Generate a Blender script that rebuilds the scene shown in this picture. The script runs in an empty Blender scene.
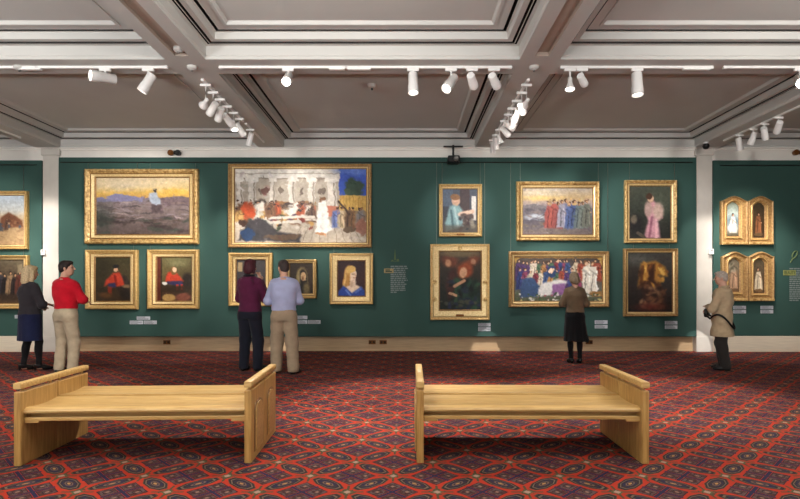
import bpy, math, random
import numpy as np
from mathutils import Vector, Matrix, Euler

SC = bpy.context.scene
COL = SC.collection
F = 533.0            # focal length in pixels of the 800-wide frame
CX, CY = 405.5, 285.0  # where the view axis meets the frame
EYE = 1.38

# ------------------------------------------------------------------ camera
cam_d = bpy.data.cameras.new('camera')
cam = bpy.data.objects.new('camera', cam_d)
COL.objects.link(cam)
cam.location = (0, 0, EYE)
cam.rotation_euler = (math.pi / 2, 0, 0)
cam_d.sensor_width = 36.0
cam_d.lens = F / 800 * 36.0
cam_d.shift_x = -(CX - 400) / 800
cam_d.shift_y = (CY - 249.5) / 800
cam_d.clip_start = 0.05
SC.camera = cam

# ------------------------------------------------------------------ world, exposure
w = bpy.data.worlds.new('world')
SC.world = w
w.use_nodes = True
w.node_tree.nodes['Background'].inputs[0].default_value = (1, .93, .85, 1)
w.node_tree.nodes['Background'].inputs[1].default_value = 0.0
SC.view_settings.view_transform = 'Standard'
SC.view_settings.look = 'None'
SC.view_settings.gamma = 1
SC.view_settings.use_curve_mapping = False
SC.view_settings.exposure = 0.0
SC.cycles.use_denoising = True
SC.cycles.max_bounces = 6
SC.cycles.diffuse_bounces = 4
SC.cycles.sample_clamp_indirect = 4.0

SPOT_K = 5.0      # strength of every track spotlight


def area(name, loc, rot, sx, sy, power, col=(1, .9, .8), spread=math.pi):
    l = bpy.data.lights.new(name, 'AREA')
    l.shape = 'RECTANGLE'
    l.size, l.size_y = sx, sy
    l.energy = power
    l.color = col
    l.spread = spread
    o = bpy.data.objects.new(name, l)
    o.location = loc
    o.rotation_euler = rot
    COL.objects.link(o)
    return o


def spot(name, loc, target, power, size_deg, blend=.6, radius=.05, col=(1, .93, .86)):
    l = bpy.data.lights.new(name, 'SPOT')
    l.energy = power * SPOT_K
    l.spot_size = math.radians(size_deg)
    l.spot_blend = blend
    l.shadow_soft_size = radius
    l.color = col
    o = bpy.data.objects.new(name, l)
    o.location = loc
    d = Vector(target) - Vector(loc)
    o.rotation_euler = d.to_track_quat('-Z', 'Y').to_euler()
    COL.objects.link(o)
    return o


# unseen fill panels added under two coffer rows to lift the room's brightness
for (cx_, p_) in ((-5.1, 120), (-.54, 95), (3.96, 105)):
    area('overhead_fill', (cx_, .3, 4.44), (0, 0, 0), 2.4, 2.4, p_ * .12, (1, .95, .88))
    area('overhead_fill', (cx_, 4.0, 4.44), (0, 0, 0), 2.2, 2.0, p_ * .10, (1, .95, .88))
# unseen downlights read off the bench shadows, added to light benches and carpet
for (x, p_) in ((-4.6, 170), (-2.3, 250), (1.0, 165), (3.6, 215), (-7.5, 140), (6.5, 180)):
    spot('downlight', (x, 2.45, 4.0), (x + .05, 3.6, 0), p_ * .92 / SPOT_K, 110, .9, .03, (1, .94, .85))
# narrow beams from the beam crossings that catch the skirting
for (x, xt) in ((1.62, 1.67), (-2.72, -2.56), (6.1, 6.0)):
    spot('narrow beam', (x, 6.92, 4.0), (xt, 11.15, -.10), 1200 / SPOT_K, 6.4, .12, .02, (1, .96, .92))
# unseen fill panels added behind the viewer to brighten the ceiling
for (x, p) in ((-6.5, 520), (-2.0, 240), (3.8, 230)):
    area('ceiling_fill', (x, -.6, 1.7), (math.radians(180 - 20), 0, 0), 1.2, .6, p, (.93, .97, 1))
# unseen spots added out of view to brighten the front coffers
WASH = [(-5.9, 2.6, 3.9, -6.2, 6.6, 4.3, 75), (-.9, 2.7, 3.9, -1.1, 6.6, 4.35, 95), (4.6, 2.7, 3.9, 4.9, 6.6, 4.35, 120)]
for (x, y, z, tx, ty, tz, p) in WASH:
    spot('coffer_fill', (x, y, z), (tx, ty, tz), p / SPOT_K * 3.8, 85, 1.0, .12, (1, .96, .92))

# ------------------------------------------------------------------ helpers


def wx(px, Y):
    return (px - CX) * Y / F


def wz(py, Y):
    return EYE + (CY - py) * Y / F


def lin(c):
    out = []
    for v in c[:3]:
        v = v / 255.0
        out.append(v / 12.92 if v <= .04045 else ((v + .055) / 1.055) ** 2.4)
    return tuple(out) + (1.0,)


def tag(o, label=None, cat=None, group=None, kind=None):
    if label:
        o['label'] = label
    if cat:
        o['category'] = cat
    if group:
        o['group'] = group
    if kind:
        o['kind'] = kind
    return o


def thing(name, label, cat, loc=(0, 0, 0), rz=0, group=None):
    o = bpy.data.objects.new(name, None)
    o.empty_display_size = .1
    COL.objects.link(o)
    o.location = loc
    o.rotation_euler = (0, 0, rz)
    return tag(o, label, cat, group)


class MB:
    """collects shapes into one mesh"""

    def __init__(s):
        s.v, s.f, s.m = [], [], []

    def add(s, vs, fs, mi=0, M=None):
        n = len(s.v)
        if M is not None:
            vs = [M @ Vector(v) for v in vs]
        s.v += [tuple(v) for v in vs]
        s.f += [tuple(i + n for i in f) for f in fs]
        s.m += [mi] * len(fs)

    def box(s, x0, x1, y0, y1, z0, z1, b=0.0, mi=0, M=None):
        if b <= 0:
            vs = [(x, y, z) for x in (x0, x1) for y in (y0, y1) for z in (z0, z1)]
            fs = [(0, 1, 3, 2), (4, 6, 7, 5), (0, 4, 5, 1), (2, 3, 7, 6), (0, 2, 6, 4), (1, 5, 7, 3)]
            s.add(vs, fs, mi, M)
            return
        b = min(b, (x1 - x0) * .45, (y1 - y0) * .45, (z1 - z0) * .45)
        idx, vs, fs = {}, [], []
        X, Yy, Z = (x0, x1), (y0, y1), (z0, z1)
        for i in (0, 1):
            for j in (0, 1):
                for k in (0, 1):
                    sx, sy, sz = (1 - 2 * i), (1 - 2 * j), (1 - 2 * k)
                    for a in range(3):
                        p = [X[i] + sx * b, Yy[j] + sy * b, Z[k] + sz * b]
                        p[a] = (X[i], Yy[j], Z[k])[a]
                        idx[i, j, k, a] = len(vs)
                        vs.append(tuple(p))
        c = Vector(((x0 + x1) / 2, (y0 + y1) / 2, (z0 + z1) / 2))

        def face(ix):
            P = [Vector(vs[q]) for q in ix]
            n = (P[1] - P[0]).cross(P[2] - P[0])
            m = sum(P, Vector()) / len(P)
            fs.append(tuple(ix) if n.dot(m - c) > 0 else tuple(reversed(ix)))
        for t in (0, 1):
            face([idx[t, 0, 0, 0], idx[t, 1, 0, 0], idx[t, 1, 1, 0], idx[t, 0, 1, 0]])
            face([idx[0, t, 0, 1], idx[1, t, 0, 1], idx[1, t, 1, 1], idx[0, t, 1, 1]])
            face([idx[0, 0, t, 2], idx[1, 0, t, 2], idx[1, 1, t, 2], idx[0, 1, t, 2]])
            for u in (0, 1):
                face([idx[0, t, u, 1], idx[1, t, u, 1], idx[1, t, u, 2], idx[0, t, u, 2]])
                face([idx[t, 0, u, 0], idx[t, 1, u, 0], idx[t, 1, u, 2], idx[t, 0, u, 2]])
                face([idx[t, u, 0, 0], idx[t, u, 1, 0], idx[t, u, 1, 1], idx[t, u, 0, 1]])
        for i in (0, 1):
            for j in (0, 1):
                for k in (0, 1):
                    face([idx[i, j, k, 0], idx[i, j, k, 1], idx[i, j, k, 2]])
        s.add(vs, fs, mi, M)

    def lathe(s, prof, n=20, mi=0, M=None):
        """profile of (radius, z) from bottom to top, around z"""
        vs, fs = [], []
        for (r, z) in prof:
            for k in range(n):
                a = 2 * math.pi * k / n
                vs.append((r * math.cos(a), r * math.sin(a), z))
        for i in range(len(prof) - 1):
            for k in range(n):
                k2 = (k + 1) % n
                fs.append((i * n + k, i * n + k2, (i + 1) * n + k2, (i + 1) * n + k))
        fs.append(tuple(range(n))[::-1])
        fs.append(tuple((len(prof) - 1) * n + k for k in range(n)))
        s.add(vs, fs, mi, M)

    def tube(s, pts, r, n=8, mi=0, cap=True):
        pts = [Vector(p) for p in pts]
        vs, fs = [], []
        up = Vector((0, 0, 1))
        for i, p in enumerate(pts):
            d = (pts[min(i + 1, len(pts) - 1)] - pts[max(i - 1, 0)]).normalized()
            a = d.cross(up)
            if a.length < 1e-3:
                a = d.cross(Vector((0, 1, 0)))
            a.normalize()
            b = a.cross(d)
            rr = r[i] if isinstance(r, (list, tuple)) else r
            for k in range(n):
                t = 2 * math.pi * k / n
                vs.append(p + a * math.cos(t) * rr + b * math.sin(t) * rr)
        for i in range(len(pts) - 1):
            for k in range(n):
                k2 = (k + 1) % n
                fs.append((i * n + k, (i + 1) * n + k, (i + 1) * n + k2, i * n + k2))
        if cap:
            fs.append(tuple(range(n)))
            fs.append(tuple((len(pts) - 1) * n + k for k in range(n))[::-1])
        s.add(vs, fs, mi)

    def prism(s, poly, y0, y1, mi=0, M=None, bev=0.0):
        """outline in x,z extruded along y from y0 (front) to y1"""
        n = len(poly)
        cx = sum(p[0] for p in poly) / n
        cz = sum(p[1] for p in poly) / n
        vs = [(x, y1, z) for x, z in poly]
        fs = [tuple(range(n))]
        rings = [(1.0, y1)]
        if bev > 0:
            w_ = max(abs(p[0] - cx) for p in poly)
            vs += [(x, y0 + bev, z) for x, z in poly]
            k = 1 - bev / w_
            vs += [(cx + (x - cx) * k, y0, cz + (z - cz) * k) for x, z in poly]
            nr = 3
        else:
            vs += [(x, y0, z) for x, z in poly]
            nr = 2
        for r in range(nr - 1):
            for i in range(n):
                j = (i + 1) % n
                fs.append((r * n + i, (r + 1) * n + i, (r + 1) * n + j, r * n + j))
        fs.append(tuple((nr - 1) * n + i for i in range(n))[::-1])
        s.add(vs, fs, mi, M)

    def build(s, name, mats, parent=None, smooth=None, loc=None):
        me = bpy.data.meshes.new(name)
        me.from_pydata(s.v, [], s.f)
        for m in (mats if isinstance(mats, (list, tuple)) else [mats]):
            me.materials.append(m)
        if any(s.m):
            me.polygons.foreach_set('material_index', s.m)
        import bmesh
        bm = bmesh.new()
        bm.from_mesh(me)
        bmesh.ops.recalc_face_normals(bm, faces=bm.faces)
        bm.to_mesh(me)
        bm.free()
        if smooth:
            me.shade_smooth()
            me.set_sharp_from_angle(angle=math.radians(smooth))
        me.update()
        o = bpy.data.objects.new(name, me)
        COL.objects.link(o)
        if parent:
            o.parent = parent
        if loc:
            o.location = loc
        return o


def np_mesh(name, verts, quads, mat, parent=None, smooth=True):
    me = bpy.data.meshes.new(name)
    nv, nq = len(verts), len(quads)
    me.vertices.add(nv)
    me.vertices.foreach_set('co', np.asarray(verts, np.float32).ravel())
    me.loops.add(nq * 4)
    me.loops.foreach_set('vertex_index', np.asarray(quads, np.int32).ravel())
    me.polygons.add(nq)
    me.polygons.foreach_set('loop_start', np.arange(0, nq * 4, 4, dtype=np.int32))
    me.materials.append(mat)
    me.update(calc_edges=True)
    me.validate()
    if smooth:
        me.shade_smooth()
    o = bpy.data.objects.new(name, me)
    COL.objects.link(o)
    if parent:
        o.parent = parent
    return o


def copy_tree(o, parent=None):
    c = o.copy()
    COL.objects.link(c)
    if parent:
        c.parent = parent
    for ch in list(o.children):
        copy_tree(ch, c)
    return c


# ------------------------------------------------------------------ materials
def nodemat(name):
    m = bpy.data.materials.new(name)
    m.use_nodes = True
    nt = m.node_tree
    return m, nt, nt.nodes['Principled BSDF']


def mat(name, col, rough=.6, metal=0, var=.12, scale=8, bump=0, bscale=40, spec=.4, sheen=0, stretch=(1, 1, 1)):
    m, nt, b = nodemat(name)
    c = lin(col)
    tc = nt.nodes.new('ShaderNodeTexCoord')
    mp = nt.nodes.new('ShaderNodeMapping')
    mp.inputs['Scale'].default_value = stretch
    nt.links.new(tc.outputs['Object'], mp.inputs[0])
    n = nt.nodes.new('ShaderNodeTexNoise')
    n.inputs['Scale'].default_value = scale
    n.inputs['Detail'].default_value = 4
    nt.links.new(mp.outputs[0], n.inputs[0])
    r = nt.nodes.new('ShaderNodeValToRGB')
    r.color_ramp.elements[0].color = tuple(v * (1 - var) for v in c[:3]) + (1,)
    r.color_ramp.elements[1].color = tuple(min(1, v * (1 + var)) for v in c[:3]) + (1,)
    r.color_ramp.elements[0].position = .3
    r.color_ramp.elements[1].position = .7
    nt.links.new(n.outputs['Fac'], r.inputs[0])
    nt.links.new(r.outputs[0], b.inputs['Base Color'])
    b.inputs['Roughness'].default_value = rough
    b.inputs['Metallic'].default_value = metal
    b.inputs['Specular IOR Level'].default_value = spec
    if sheen:
        b.inputs['Sheen Weight'].default_value = sheen
    if bump:
        n2 = nt.nodes.new('ShaderNodeTexNoise')
        n2.inputs['Scale'].default_value = bscale
        n2.inputs['Detail'].default_value = 5
        nt.links.new(mp.outputs[0], n2.inputs[0])
        bp = nt.nodes.new('ShaderNodeBump')
        bp.inputs['Strength'].default_value = bump
        bp.inputs['Distance'].default_value = .02
        nt.links.new(n2.outputs['Fac'], bp.inputs['Height'])
        nt.links.new(bp.outputs[0], b.inputs['Normal'])
    return m


def emat(name, col, strength):
    m, nt, b = nodemat(name)
    b.inputs['Base Color'].default_value = (.9, .9, .9, 1)
    b.inputs['Emission Color'].default_value = lin(col)
    b.inputs['Emission Strength'].default_value = strength
    return m


def wood_mat(name, c0, c1, axis_scale):
    m, nt, b = nodemat(name)
    tc = nt.nodes.new('ShaderNodeTexCoord')
    mp = nt.nodes.new('ShaderNodeMapping')
    mp.inputs['Scale'].default_value = axis_scale
    nt.links.new(tc.outputs['Object'], mp.inputs[0])
    n = nt.nodes.new('ShaderNodeTexNoise')
    n.inputs['Scale'].default_value = 5
    n.inputs['Detail'].default_value = 6
    n.inputs['Distortion'].default_value = .6
    nt.links.new(mp.outputs[0], n.inputs[0])
    r = nt.nodes.new('ShaderNodeValToRGB')
    r.color_ramp.elements[0].color = lin(c0)
    r.color_ramp.elements[1].color = lin(c1)
    r.color_ramp.elements[0].position = .32
    r.color_ramp.elements[1].position = .68
    nt.links.new(n.outputs['Fac'], r.inputs[0])
    nt.links.new(r.outputs[0], b.inputs['Base Color'])
    b.inputs['Roughness'].default_value = .38
    bp = nt.nodes.new('ShaderNodeBump')
    bp.inputs['Strength'].default_value = .08
    nt.links.new(n.outputs['Fac'], bp.inputs['Height'])
    nt.links.new(bp.outputs[0], b.inputs['Normal'])
    return m


def gold_mat(name, dark, light, bump=.5, scale=45, rough=.36):
    m, nt, b = nodemat(name)
    tc = nt.nodes.new('ShaderNodeTexCoord')
    v = nt.nodes.new('ShaderNodeTexVoronoi')
    v.inputs['Scale'].default_value = scale
    n = nt.nodes.new('ShaderNodeTexNoise')
    n.inputs['Scale'].default_value = scale * .55
    n.inputs['Detail'].default_value = 6
    for x in (v, n):
        nt.links.new(tc.outputs['Object'], x.inputs['Vector'])
    r = nt.nodes.new('ShaderNodeValToRGB')
    r.color_ramp.elements[0].color = lin(dark)
    r.color_ramp.elements[1].color = lin(light)
    r.color_ramp.elements[0].position = .34
    r.color_ramp.elements[1].position = .62
    nt.links.new(n.outputs['Fac'], r.inputs[0])
    nt.links.new(r.outputs[0], b.inputs['Base Color'])
    b.inputs['Metallic'].default_value = .25
    b.inputs['Roughness'].default_value = rough
    mx = nt.nodes.new('ShaderNodeMath')
    mx.operation = 'ADD'
    nt.links.new(v.outputs['Distance'], mx.inputs[0])
    nt.links.new(n.outputs['Fac'], mx.inputs[1])
    bp = nt.nodes.new('ShaderNodeBump')
    bp.inputs['Strength'].default_value = bump
    bp.inputs['Distance'].default_value = .015
    nt.links.new(mx.outputs[0], bp.inputs['Height'])
    nt.links.new(bp.outputs[0], b.inputs['Normal'])
    return m


def canvas_mat():
    m, nt, b = nodemat('oil paint')
    a = nt.nodes.new('ShaderNodeAttribute')
    a.attribute_name = 'paint'
    nt.links.new(a.outputs['Color'], b.inputs['Base Color'])
    b.inputs['Roughness'].default_value = .5
    b.inputs['Specular IOR Level'].default_value = .25
    tc = nt.nodes.new('ShaderNodeTexCoord')
    n = nt.nodes.new('ShaderNodeTexNoise')
    n.inputs['Scale'].default_value = 60
    nt.links.new(tc.outputs['Object'], n.inputs['Vector'])
    bp = nt.nodes.new('ShaderNodeBump')
    bp.inputs['Strength'].default_value = .06
    nt.links.new(n.outputs['Fac'], bp.inputs['Height'])
    nt.links.new(bp.outputs[0], b.inputs['Normal'])
    return m


def carpet_mat():
    m, nt, b = nodemat('persian carpet')
    L = nt.links

    def val(x):
        return x

    def op(o, a, c=None, clamp=False):
        n = nt.nodes.new('ShaderNodeMath')
        n.operation = o
        n.use_clamp = clamp
        for i, q in enumerate((a, c)):
            if q is None:
                continue
            if isinstance(q, (int, float)):
                n.inputs[i].default_value = q
            else:
                L.new(q, n.inputs[i])
        return n.outputs[0]
    geo = nt.nodes.new('ShaderNodeNewGeometry')
    nz = nt.nodes.new('ShaderNodeTexNoise')
    nz.inputs['Scale'].default_value = 55
    L.new(geo.outputs['Position'], nz.inputs['Vector'])
    sep = nt.nodes.new('ShaderNodeSeparateXYZ')
    L.new(geo.outputs['Position'], sep.inputs[0])
    X, Y = sep.outputs[0], sep.outputs[1]
    jit = op('MULTIPLY', op('SUBTRACT', nz.outputs['Fac'], .5), .012)
    u = op('ADD', op('DIVIDE', op('ADD', X, Y), .6), -.275 + 20.0)
    v = op('ADD', op('DIVIDE', op('SUBTRACT', X, Y), .6), -.43 + 40.0)
    a = op('ABSOLUTE', op('SUBTRACT', op('FRACT', op('ADD', op('ADD', u, jit), .5)), .5))
    c = op('ABSOLUTE', op('SUBTRACT', op('FRACT', op('ADD', op('ADD', v, jit), .5)), .5))
    p = op('SUBTRACT', .5, a)
    q = op('SUBTRACT', .5, c)

    def octo(s, t):
        ss, tt = op('DIVIDE', s, .145), op('DIVIDE', t, .35)
        return op('MAXIMUM', op('MAXIMUM', ss, tt), op('MULTIPLY', op('ADD', ss, tt), .70))
    oc = op('MINIMUM', octo(a, q), octo(c, p))
    mxpq = op('MAXIMUM', p, q)
    mnpq = op('MINIMUM', p, q)
    sq = op('MAXIMUM', op('ABSOLUTE', op('SUBTRACT', p, .165)), op('ABSOLUTE', op('SUBTRACT', q, .165)))
    kn = op('MAXIMUM', a, c)
    sp = nt.nodes.new('ShaderNodeTexVoronoi')
    sp.inputs['Scale'].default_value = 34
    L.new(geo.outputs['Position'], sp.inputs['Vector'])
    spk = op('GREATER_THAN', sp.outputs['Distance'], .55)
    spk2 = op('LESS_THAN', sp.outputs['Distance'], .22)

    cur = None

    def lay(mask, col):
        nonlocal cur
        n = nt.nodes.new('ShaderNodeMix')
        n.data_type = 'RGBA'
        if isinstance(mask, (int, float)):
            n.inputs[0].default_value = mask
        else:
            L.new(mask, n.inputs[0])
        if cur is None:
            n.inputs[6].default_value = lin(col)
        else:
            L.new(cur, n.inputs[6])
        if isinstance(col, tuple):
            n.inputs[7].default_value = lin(col)
        else:
            L.new(col, n.inputs[7])
        cur = n.outputs[2]
    RED, NAVY, DARK, MAU, CREAM, OLV = CARPET
    lt = lambda s, k: op('LESS_THAN', s, k)
    both = lambda s, t: op('MULTIPLY', s, t)
    lay(0.0, RED)
    lay(both(lt(op('ABSOLUTE', op('SUBTRACT', a, c)), .030), lt(kn, .19)), OLV)
    lay(lt(sq, .142), RED)
    lay(lt(sq, .128), DARK)
    lay(lt(sq, .112), MAU)
    lay(both(lt(sq, .112), spk), (80, 64, 62))
    lay(both(lt(sq, .112), spk2), (58, 24, 22))
    lay(both(lt(sq, .066), op('GREATER_THAN', sq, .05)), DARK)
    lay(lt(sq, .026), (120, 92, 78))
    lay(lt(mnpq, .014), RED)
    lay(both(lt(mnpq, .030), lt(mxpq, .31)), NAVY)
    lay(lt(oc, 1.0), OLV)
    lay(lt(oc, .93), DARK)
    lay(both(lt(oc, .80), op('GREATER_THAN', oc, .70)), (94, 78, 64))
    lay(lt(oc, .60), NAVY)
    lay(both(lt(oc, .60), spk), (46, 38, 40))
    lay(both(lt(oc, .36), op('GREATER_THAN', oc, .26)), (96, 76, 62))
    lay(lt(oc, .15), (150, 110, 66))
    lay(both(lt(kn, .12), spk), OLV)
    lay(lt(kn, .075), (74, 74, 48))
    lay(lt(kn, .045), CREAM)
    # fibre variation
    n2 = nt.nodes.new('ShaderNodeTexNoise')
    n2.inputs['Scale'].default_value = 130
    L.new(geo.outputs['Position'], n2.inputs['Vector'])
    n3 = nt.nodes.new('ShaderNodeTexNoise')
    n3.inputs['Scale'].default_value = 1.3
    L.new(geo.outputs['Position'], n3.inputs['Vector'])
    k = op('ADD', op('MULTIPLY', n2.outputs['Fac'], .5), op('ADD', op('MULTIPLY', n3.outputs['Fac'], .35), .55))
    mm = nt.nodes.new('ShaderNodeMix')
    mm.data_type = 'RGBA'
    mm.blend_type = 'MULTIPLY'
    mm.inputs[0].default_value = 1
    L.new(cur, mm.inputs[6])
    L.new(k, mm.inputs[7])
    L.new(mm.outputs[2], b.inputs['Base Color'])
    b.inputs['Roughness'].default_value = .95
    b.inputs['Specular IOR Level'].default_value = .1
    b.inputs['Sheen Weight'].default_value = .06
    b.inputs['Sheen Tint'].default_value = lin((230, 170, 165))
    bp = nt.nodes.new('ShaderNodeBump')
    bp.inputs['Strength'].default_value = .25
    bp.inputs['Distance'].default_value = .005
    L.new(n2.outputs['Fac'], bp.inputs['Height'])
    L.new(bp.outputs[0], b.inputs['Normal'])
    return m


CARPET = ((150, 42, 25), (27, 31, 54), (32, 29, 33), (66, 40, 36), (146, 118, 104), (70, 58, 40))
M = {}
M['ceil'] = mat('ceiling paint', (192, 190, 184), .7, var=.03, scale=1.5)
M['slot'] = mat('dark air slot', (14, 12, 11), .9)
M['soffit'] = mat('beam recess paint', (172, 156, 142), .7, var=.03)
M['cream'] = mat('cream wall paint', (230, 225, 216), .6, var=.04, scale=3)
M['pilaster'] = mat('white stone pilaster', (202, 196, 186), .5, var=.05, scale=4)
M['green'] = mat('dark green wall fabric', (46, 77, 70), .8, var=.05, scale=1.2, bump=.05, bscale=200)
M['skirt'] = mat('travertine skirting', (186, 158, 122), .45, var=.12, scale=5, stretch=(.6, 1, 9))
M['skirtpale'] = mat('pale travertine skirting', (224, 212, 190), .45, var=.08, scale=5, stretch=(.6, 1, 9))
M['carpet'] = carpet_mat()
M['oak'] = wood_mat('oak along the length', (164, 127, 70), (194, 158, 98), (.7, 9, 9))
M['oakv'] = wood_mat('oak upright grain', (156, 117, 63), (187, 148, 87), (9, 9, .8))
M['dark'] = mat('dark joint', (50, 34, 20), .8)
M['gold'] = gold_mat('gilt moulding', (180, 142, 84), (206, 172, 110), .08, 60)
M['goldor'] = gold_mat('carved gilt', (146, 108, 58), (214, 180, 118), .4, 34)
M['goldpale'] = gold_mat('pale gilt slip', (210, 180, 122), (232, 206, 150), .05, 70, .4)
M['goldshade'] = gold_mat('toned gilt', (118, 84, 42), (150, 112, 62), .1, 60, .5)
M['goldbr'] = gold_mat('bronze gilt', (146, 110, 66), (184, 146, 94), .1, 50)
M['paint'] = canvas_mat()
M['white'] = mat('white enamel', (232, 230, 226), .35, var=.02)
M['grey'] = mat('grey metal', (120, 118, 114), .4, .5)
M['black'] = mat('black plastic', (18, 18, 19), .45)
M['brass'] = mat('aged brass', (120, 74, 34), .35, .7)
M['rod'] = mat('steel hanging rod', (96, 104, 96), .4, .6)
M['rail'] = mat('dark bronze picture rail', (42, 40, 36), .45, .5)
M['card'] = mat('label card', (196, 198, 204), .6, var=.03)
M['ink'] = mat('grey lettering', (88, 92, 98), .7)
M['lettergrey'] = mat('pale grey wall lettering', (118, 128, 126), .7, var=.03)
M['tan'] = mat('tan sign', (150, 132, 88), .6)
M['limes'] = mat('lime lettering', (132, 134, 72), .6)
M['glow'] = emat('lamp glow', (255, 246, 232), 5)
M['glare'] = emat('lamp glare', (255, 250, 242), 60)

# ------------------------------------------------------------------ the room shell
XL, XR, YB, YW = -11.95, 10.85, -2.15, 11.25
ZB = 4.22           # underside of the beams


def struct(o):
    o['kind'] = 'structure'
    return o


mb = MB()
mb.box(XL, XR, YB, YW, -.12, 0)
struct(mb.build('floor', M['carpet']))

cols = [(-11.72, -7.64), (-7.14, -3.03), (-2.52, 1.44), (1.945, 5.98), (6.48, 10.6)]
rows = [(-1.75, 2.29), (2.75, 6.71), (7.17, 11.03)]
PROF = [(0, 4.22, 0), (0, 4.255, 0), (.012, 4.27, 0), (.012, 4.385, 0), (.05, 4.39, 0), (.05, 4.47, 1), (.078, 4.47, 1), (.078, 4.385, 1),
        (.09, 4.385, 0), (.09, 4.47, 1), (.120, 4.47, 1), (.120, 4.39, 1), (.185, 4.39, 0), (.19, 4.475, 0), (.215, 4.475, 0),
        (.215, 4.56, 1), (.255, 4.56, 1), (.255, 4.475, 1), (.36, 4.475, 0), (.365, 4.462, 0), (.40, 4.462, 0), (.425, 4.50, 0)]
mb = MB()
for (x0, x1) in cols:
    for (y0, y1) in rows:
        vs, fs, ms = [], [], []
        for (d, z, mi) in PROF:
            vs += [(x0 + d, y0 + d, z), (x1 - d, y0 + d, z), (x1 - d, y1 - d, z), (x0 + d, y1 - d, z)]
        for i in range(len(PROF) - 1):
            for k in range(4):
                mb_i = PROF[i + 1][2]
                fs.append((i * 4 + k, (i + 1) * 4 + k, (i + 1) * 4 + (k + 1) % 4, i * 4 + (k + 1) % 4))
                ms.append(mb_i)
        n = (len(PROF) - 1) * 4
        fs.append((n, n + 1, n + 2, n + 3))
        ms.append(0)
        base = len(mb.v)
        mb.v += vs
        mb.f += [tuple(i + base for i in f) for f in fs]
        mb.m += ms
# beam undersides between the coffers
xs = [XL] + [v for c in cols for v in c] + [XR]
ys = [YB] + [v for r in rows for v in r] + [YW]
for i in range(len(xs) - 1):
    for j in range(len(ys) - 1):
        if i % 2 == 1 and j % 2 == 1:
            continue
        a_, b_, c_, d_ = xs[i], xs[i + 1], ys[j], ys[j + 1]
        if i % 2 == 0 and 1 < i < len(xs) - 2 and j == 3:
            # shallow recess running along the main beams of the front row
            m_ = (a_ + b_) / 2
            e0, e1, f0, f1 = m_ - .085, m_ + .085, c_, d_ - .1
            mb.add([(a_, c_, ZB), (e0, c_, ZB), (e0, d_, ZB), (a_, d_, ZB)], [(0, 1, 2, 3)])
            mb.add([(e1, c_, ZB), (b_, c_, ZB), (b_, d_, ZB), (e1, d_, ZB)], [(0, 1, 2, 3)])
            mb.add([(e0, f1, ZB), (e1, f1, ZB), (e1, d_, ZB), (e0, d_, ZB)], [(0, 1, 2, 3)])
            zz = ZB + .05
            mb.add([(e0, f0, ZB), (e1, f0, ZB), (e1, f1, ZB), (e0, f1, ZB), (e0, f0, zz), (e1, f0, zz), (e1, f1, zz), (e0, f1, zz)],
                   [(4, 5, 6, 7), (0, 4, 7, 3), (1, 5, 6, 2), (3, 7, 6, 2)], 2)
        else:
            mb.add([(a_, c_, ZB), (b_, c_, ZB), (b_, d_, ZB), (a_, d_, ZB)], [(0, 1, 2, 3)])
mb.box(XL, XR, YB, YW + .2, 4.62, 4.8)
me = bpy.data.meshes.new('ceiling')
me.from_pydata(mb.v, [], mb.f)
for k in ('ceil', 'slot', 'soffit'):
    me.materials.append(M[k])
me.polygons.foreach_set('material_index', mb.m)
o = bpy.data.objects.new('ceiling', me)
COL.objects.link(o)
struct(o)

# walls
mb = MB()
mb.box(XL, XR, YW, YW + .2, 0, 4.7)
struct(mb.build('wall_back', M['cream']))
mb = MB()
mb.box(XL - .2, XL, YB, YW, 0, 4.7)
struct(mb.build('wall_left', M['cream']))
mb = MB()
mb.box(XR, XR + .2, YB, YW, 0, 4.7)
struct(mb.build('wall_right', M['cream']))
mb = MB()
mb.box(XL, XR, YB - .2, YB, 0, 4.7)
struct(mb.build('wall_front', M['cream']))

PY = 11.0      # front of the green boards
XP = [wx(42, PY), wx(58, PY), wx(697, PY), wx(713, PY)]
ZT, ZS, ZBT = wz(157.3, PY), wz(160.3, PY), wz(336.6, PY)
# side bays stand forward of the middle bay
for nm, (a_, b_) in (('wall_bay_left', (XL, XP[0] + .02)), ('wall_bay_right', (XP[3] - .02, XR))):
    mb = MB()
    mb.box(a_, b_, 11.05, YW, .0, 4.22)
    struct(mb.build(nm, M['cream']))
# pilasters
for i, (a_, b_) in enumerate(((XP[0], XP[1]), (XP[2], XP[3]))):
    mb = MB()
    mb.box(a_ + .002, b_ - .002, 11.02, YW, 0, 4.06, .004)
    mb.box(a_ - .03, b_ + .03, 11.0, YW, 4.06, 4.22, .01)
    mb.box(a_ - .005, b_ + .005, 11.005, YW, 0, .31, .004)
    struct(mb.build('trim_%d' % (i + 1), M['pilaster'], smooth=30))
# moulded band at the top of the wall
mb = MB()
mb.box(XL, XR, 11.0, 11.26, 4.20, 4.222)
mb.box(XL, XR, 11.03, 11.26, 4.165, 4.20)
mb.box(XP[1], XP[2], 11.06, 11.26, ZT - .1, 4.17)
struct(mb.build('trim_3', M['cream']))
# skirting
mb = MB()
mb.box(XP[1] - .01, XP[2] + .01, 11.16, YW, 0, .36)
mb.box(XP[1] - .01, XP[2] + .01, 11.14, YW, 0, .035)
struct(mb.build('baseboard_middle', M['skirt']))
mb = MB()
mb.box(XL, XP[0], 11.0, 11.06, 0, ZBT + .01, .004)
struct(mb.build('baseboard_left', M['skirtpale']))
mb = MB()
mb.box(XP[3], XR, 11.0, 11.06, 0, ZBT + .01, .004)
struct(mb.build('baseboard_right', M['skirtpale']))

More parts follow.
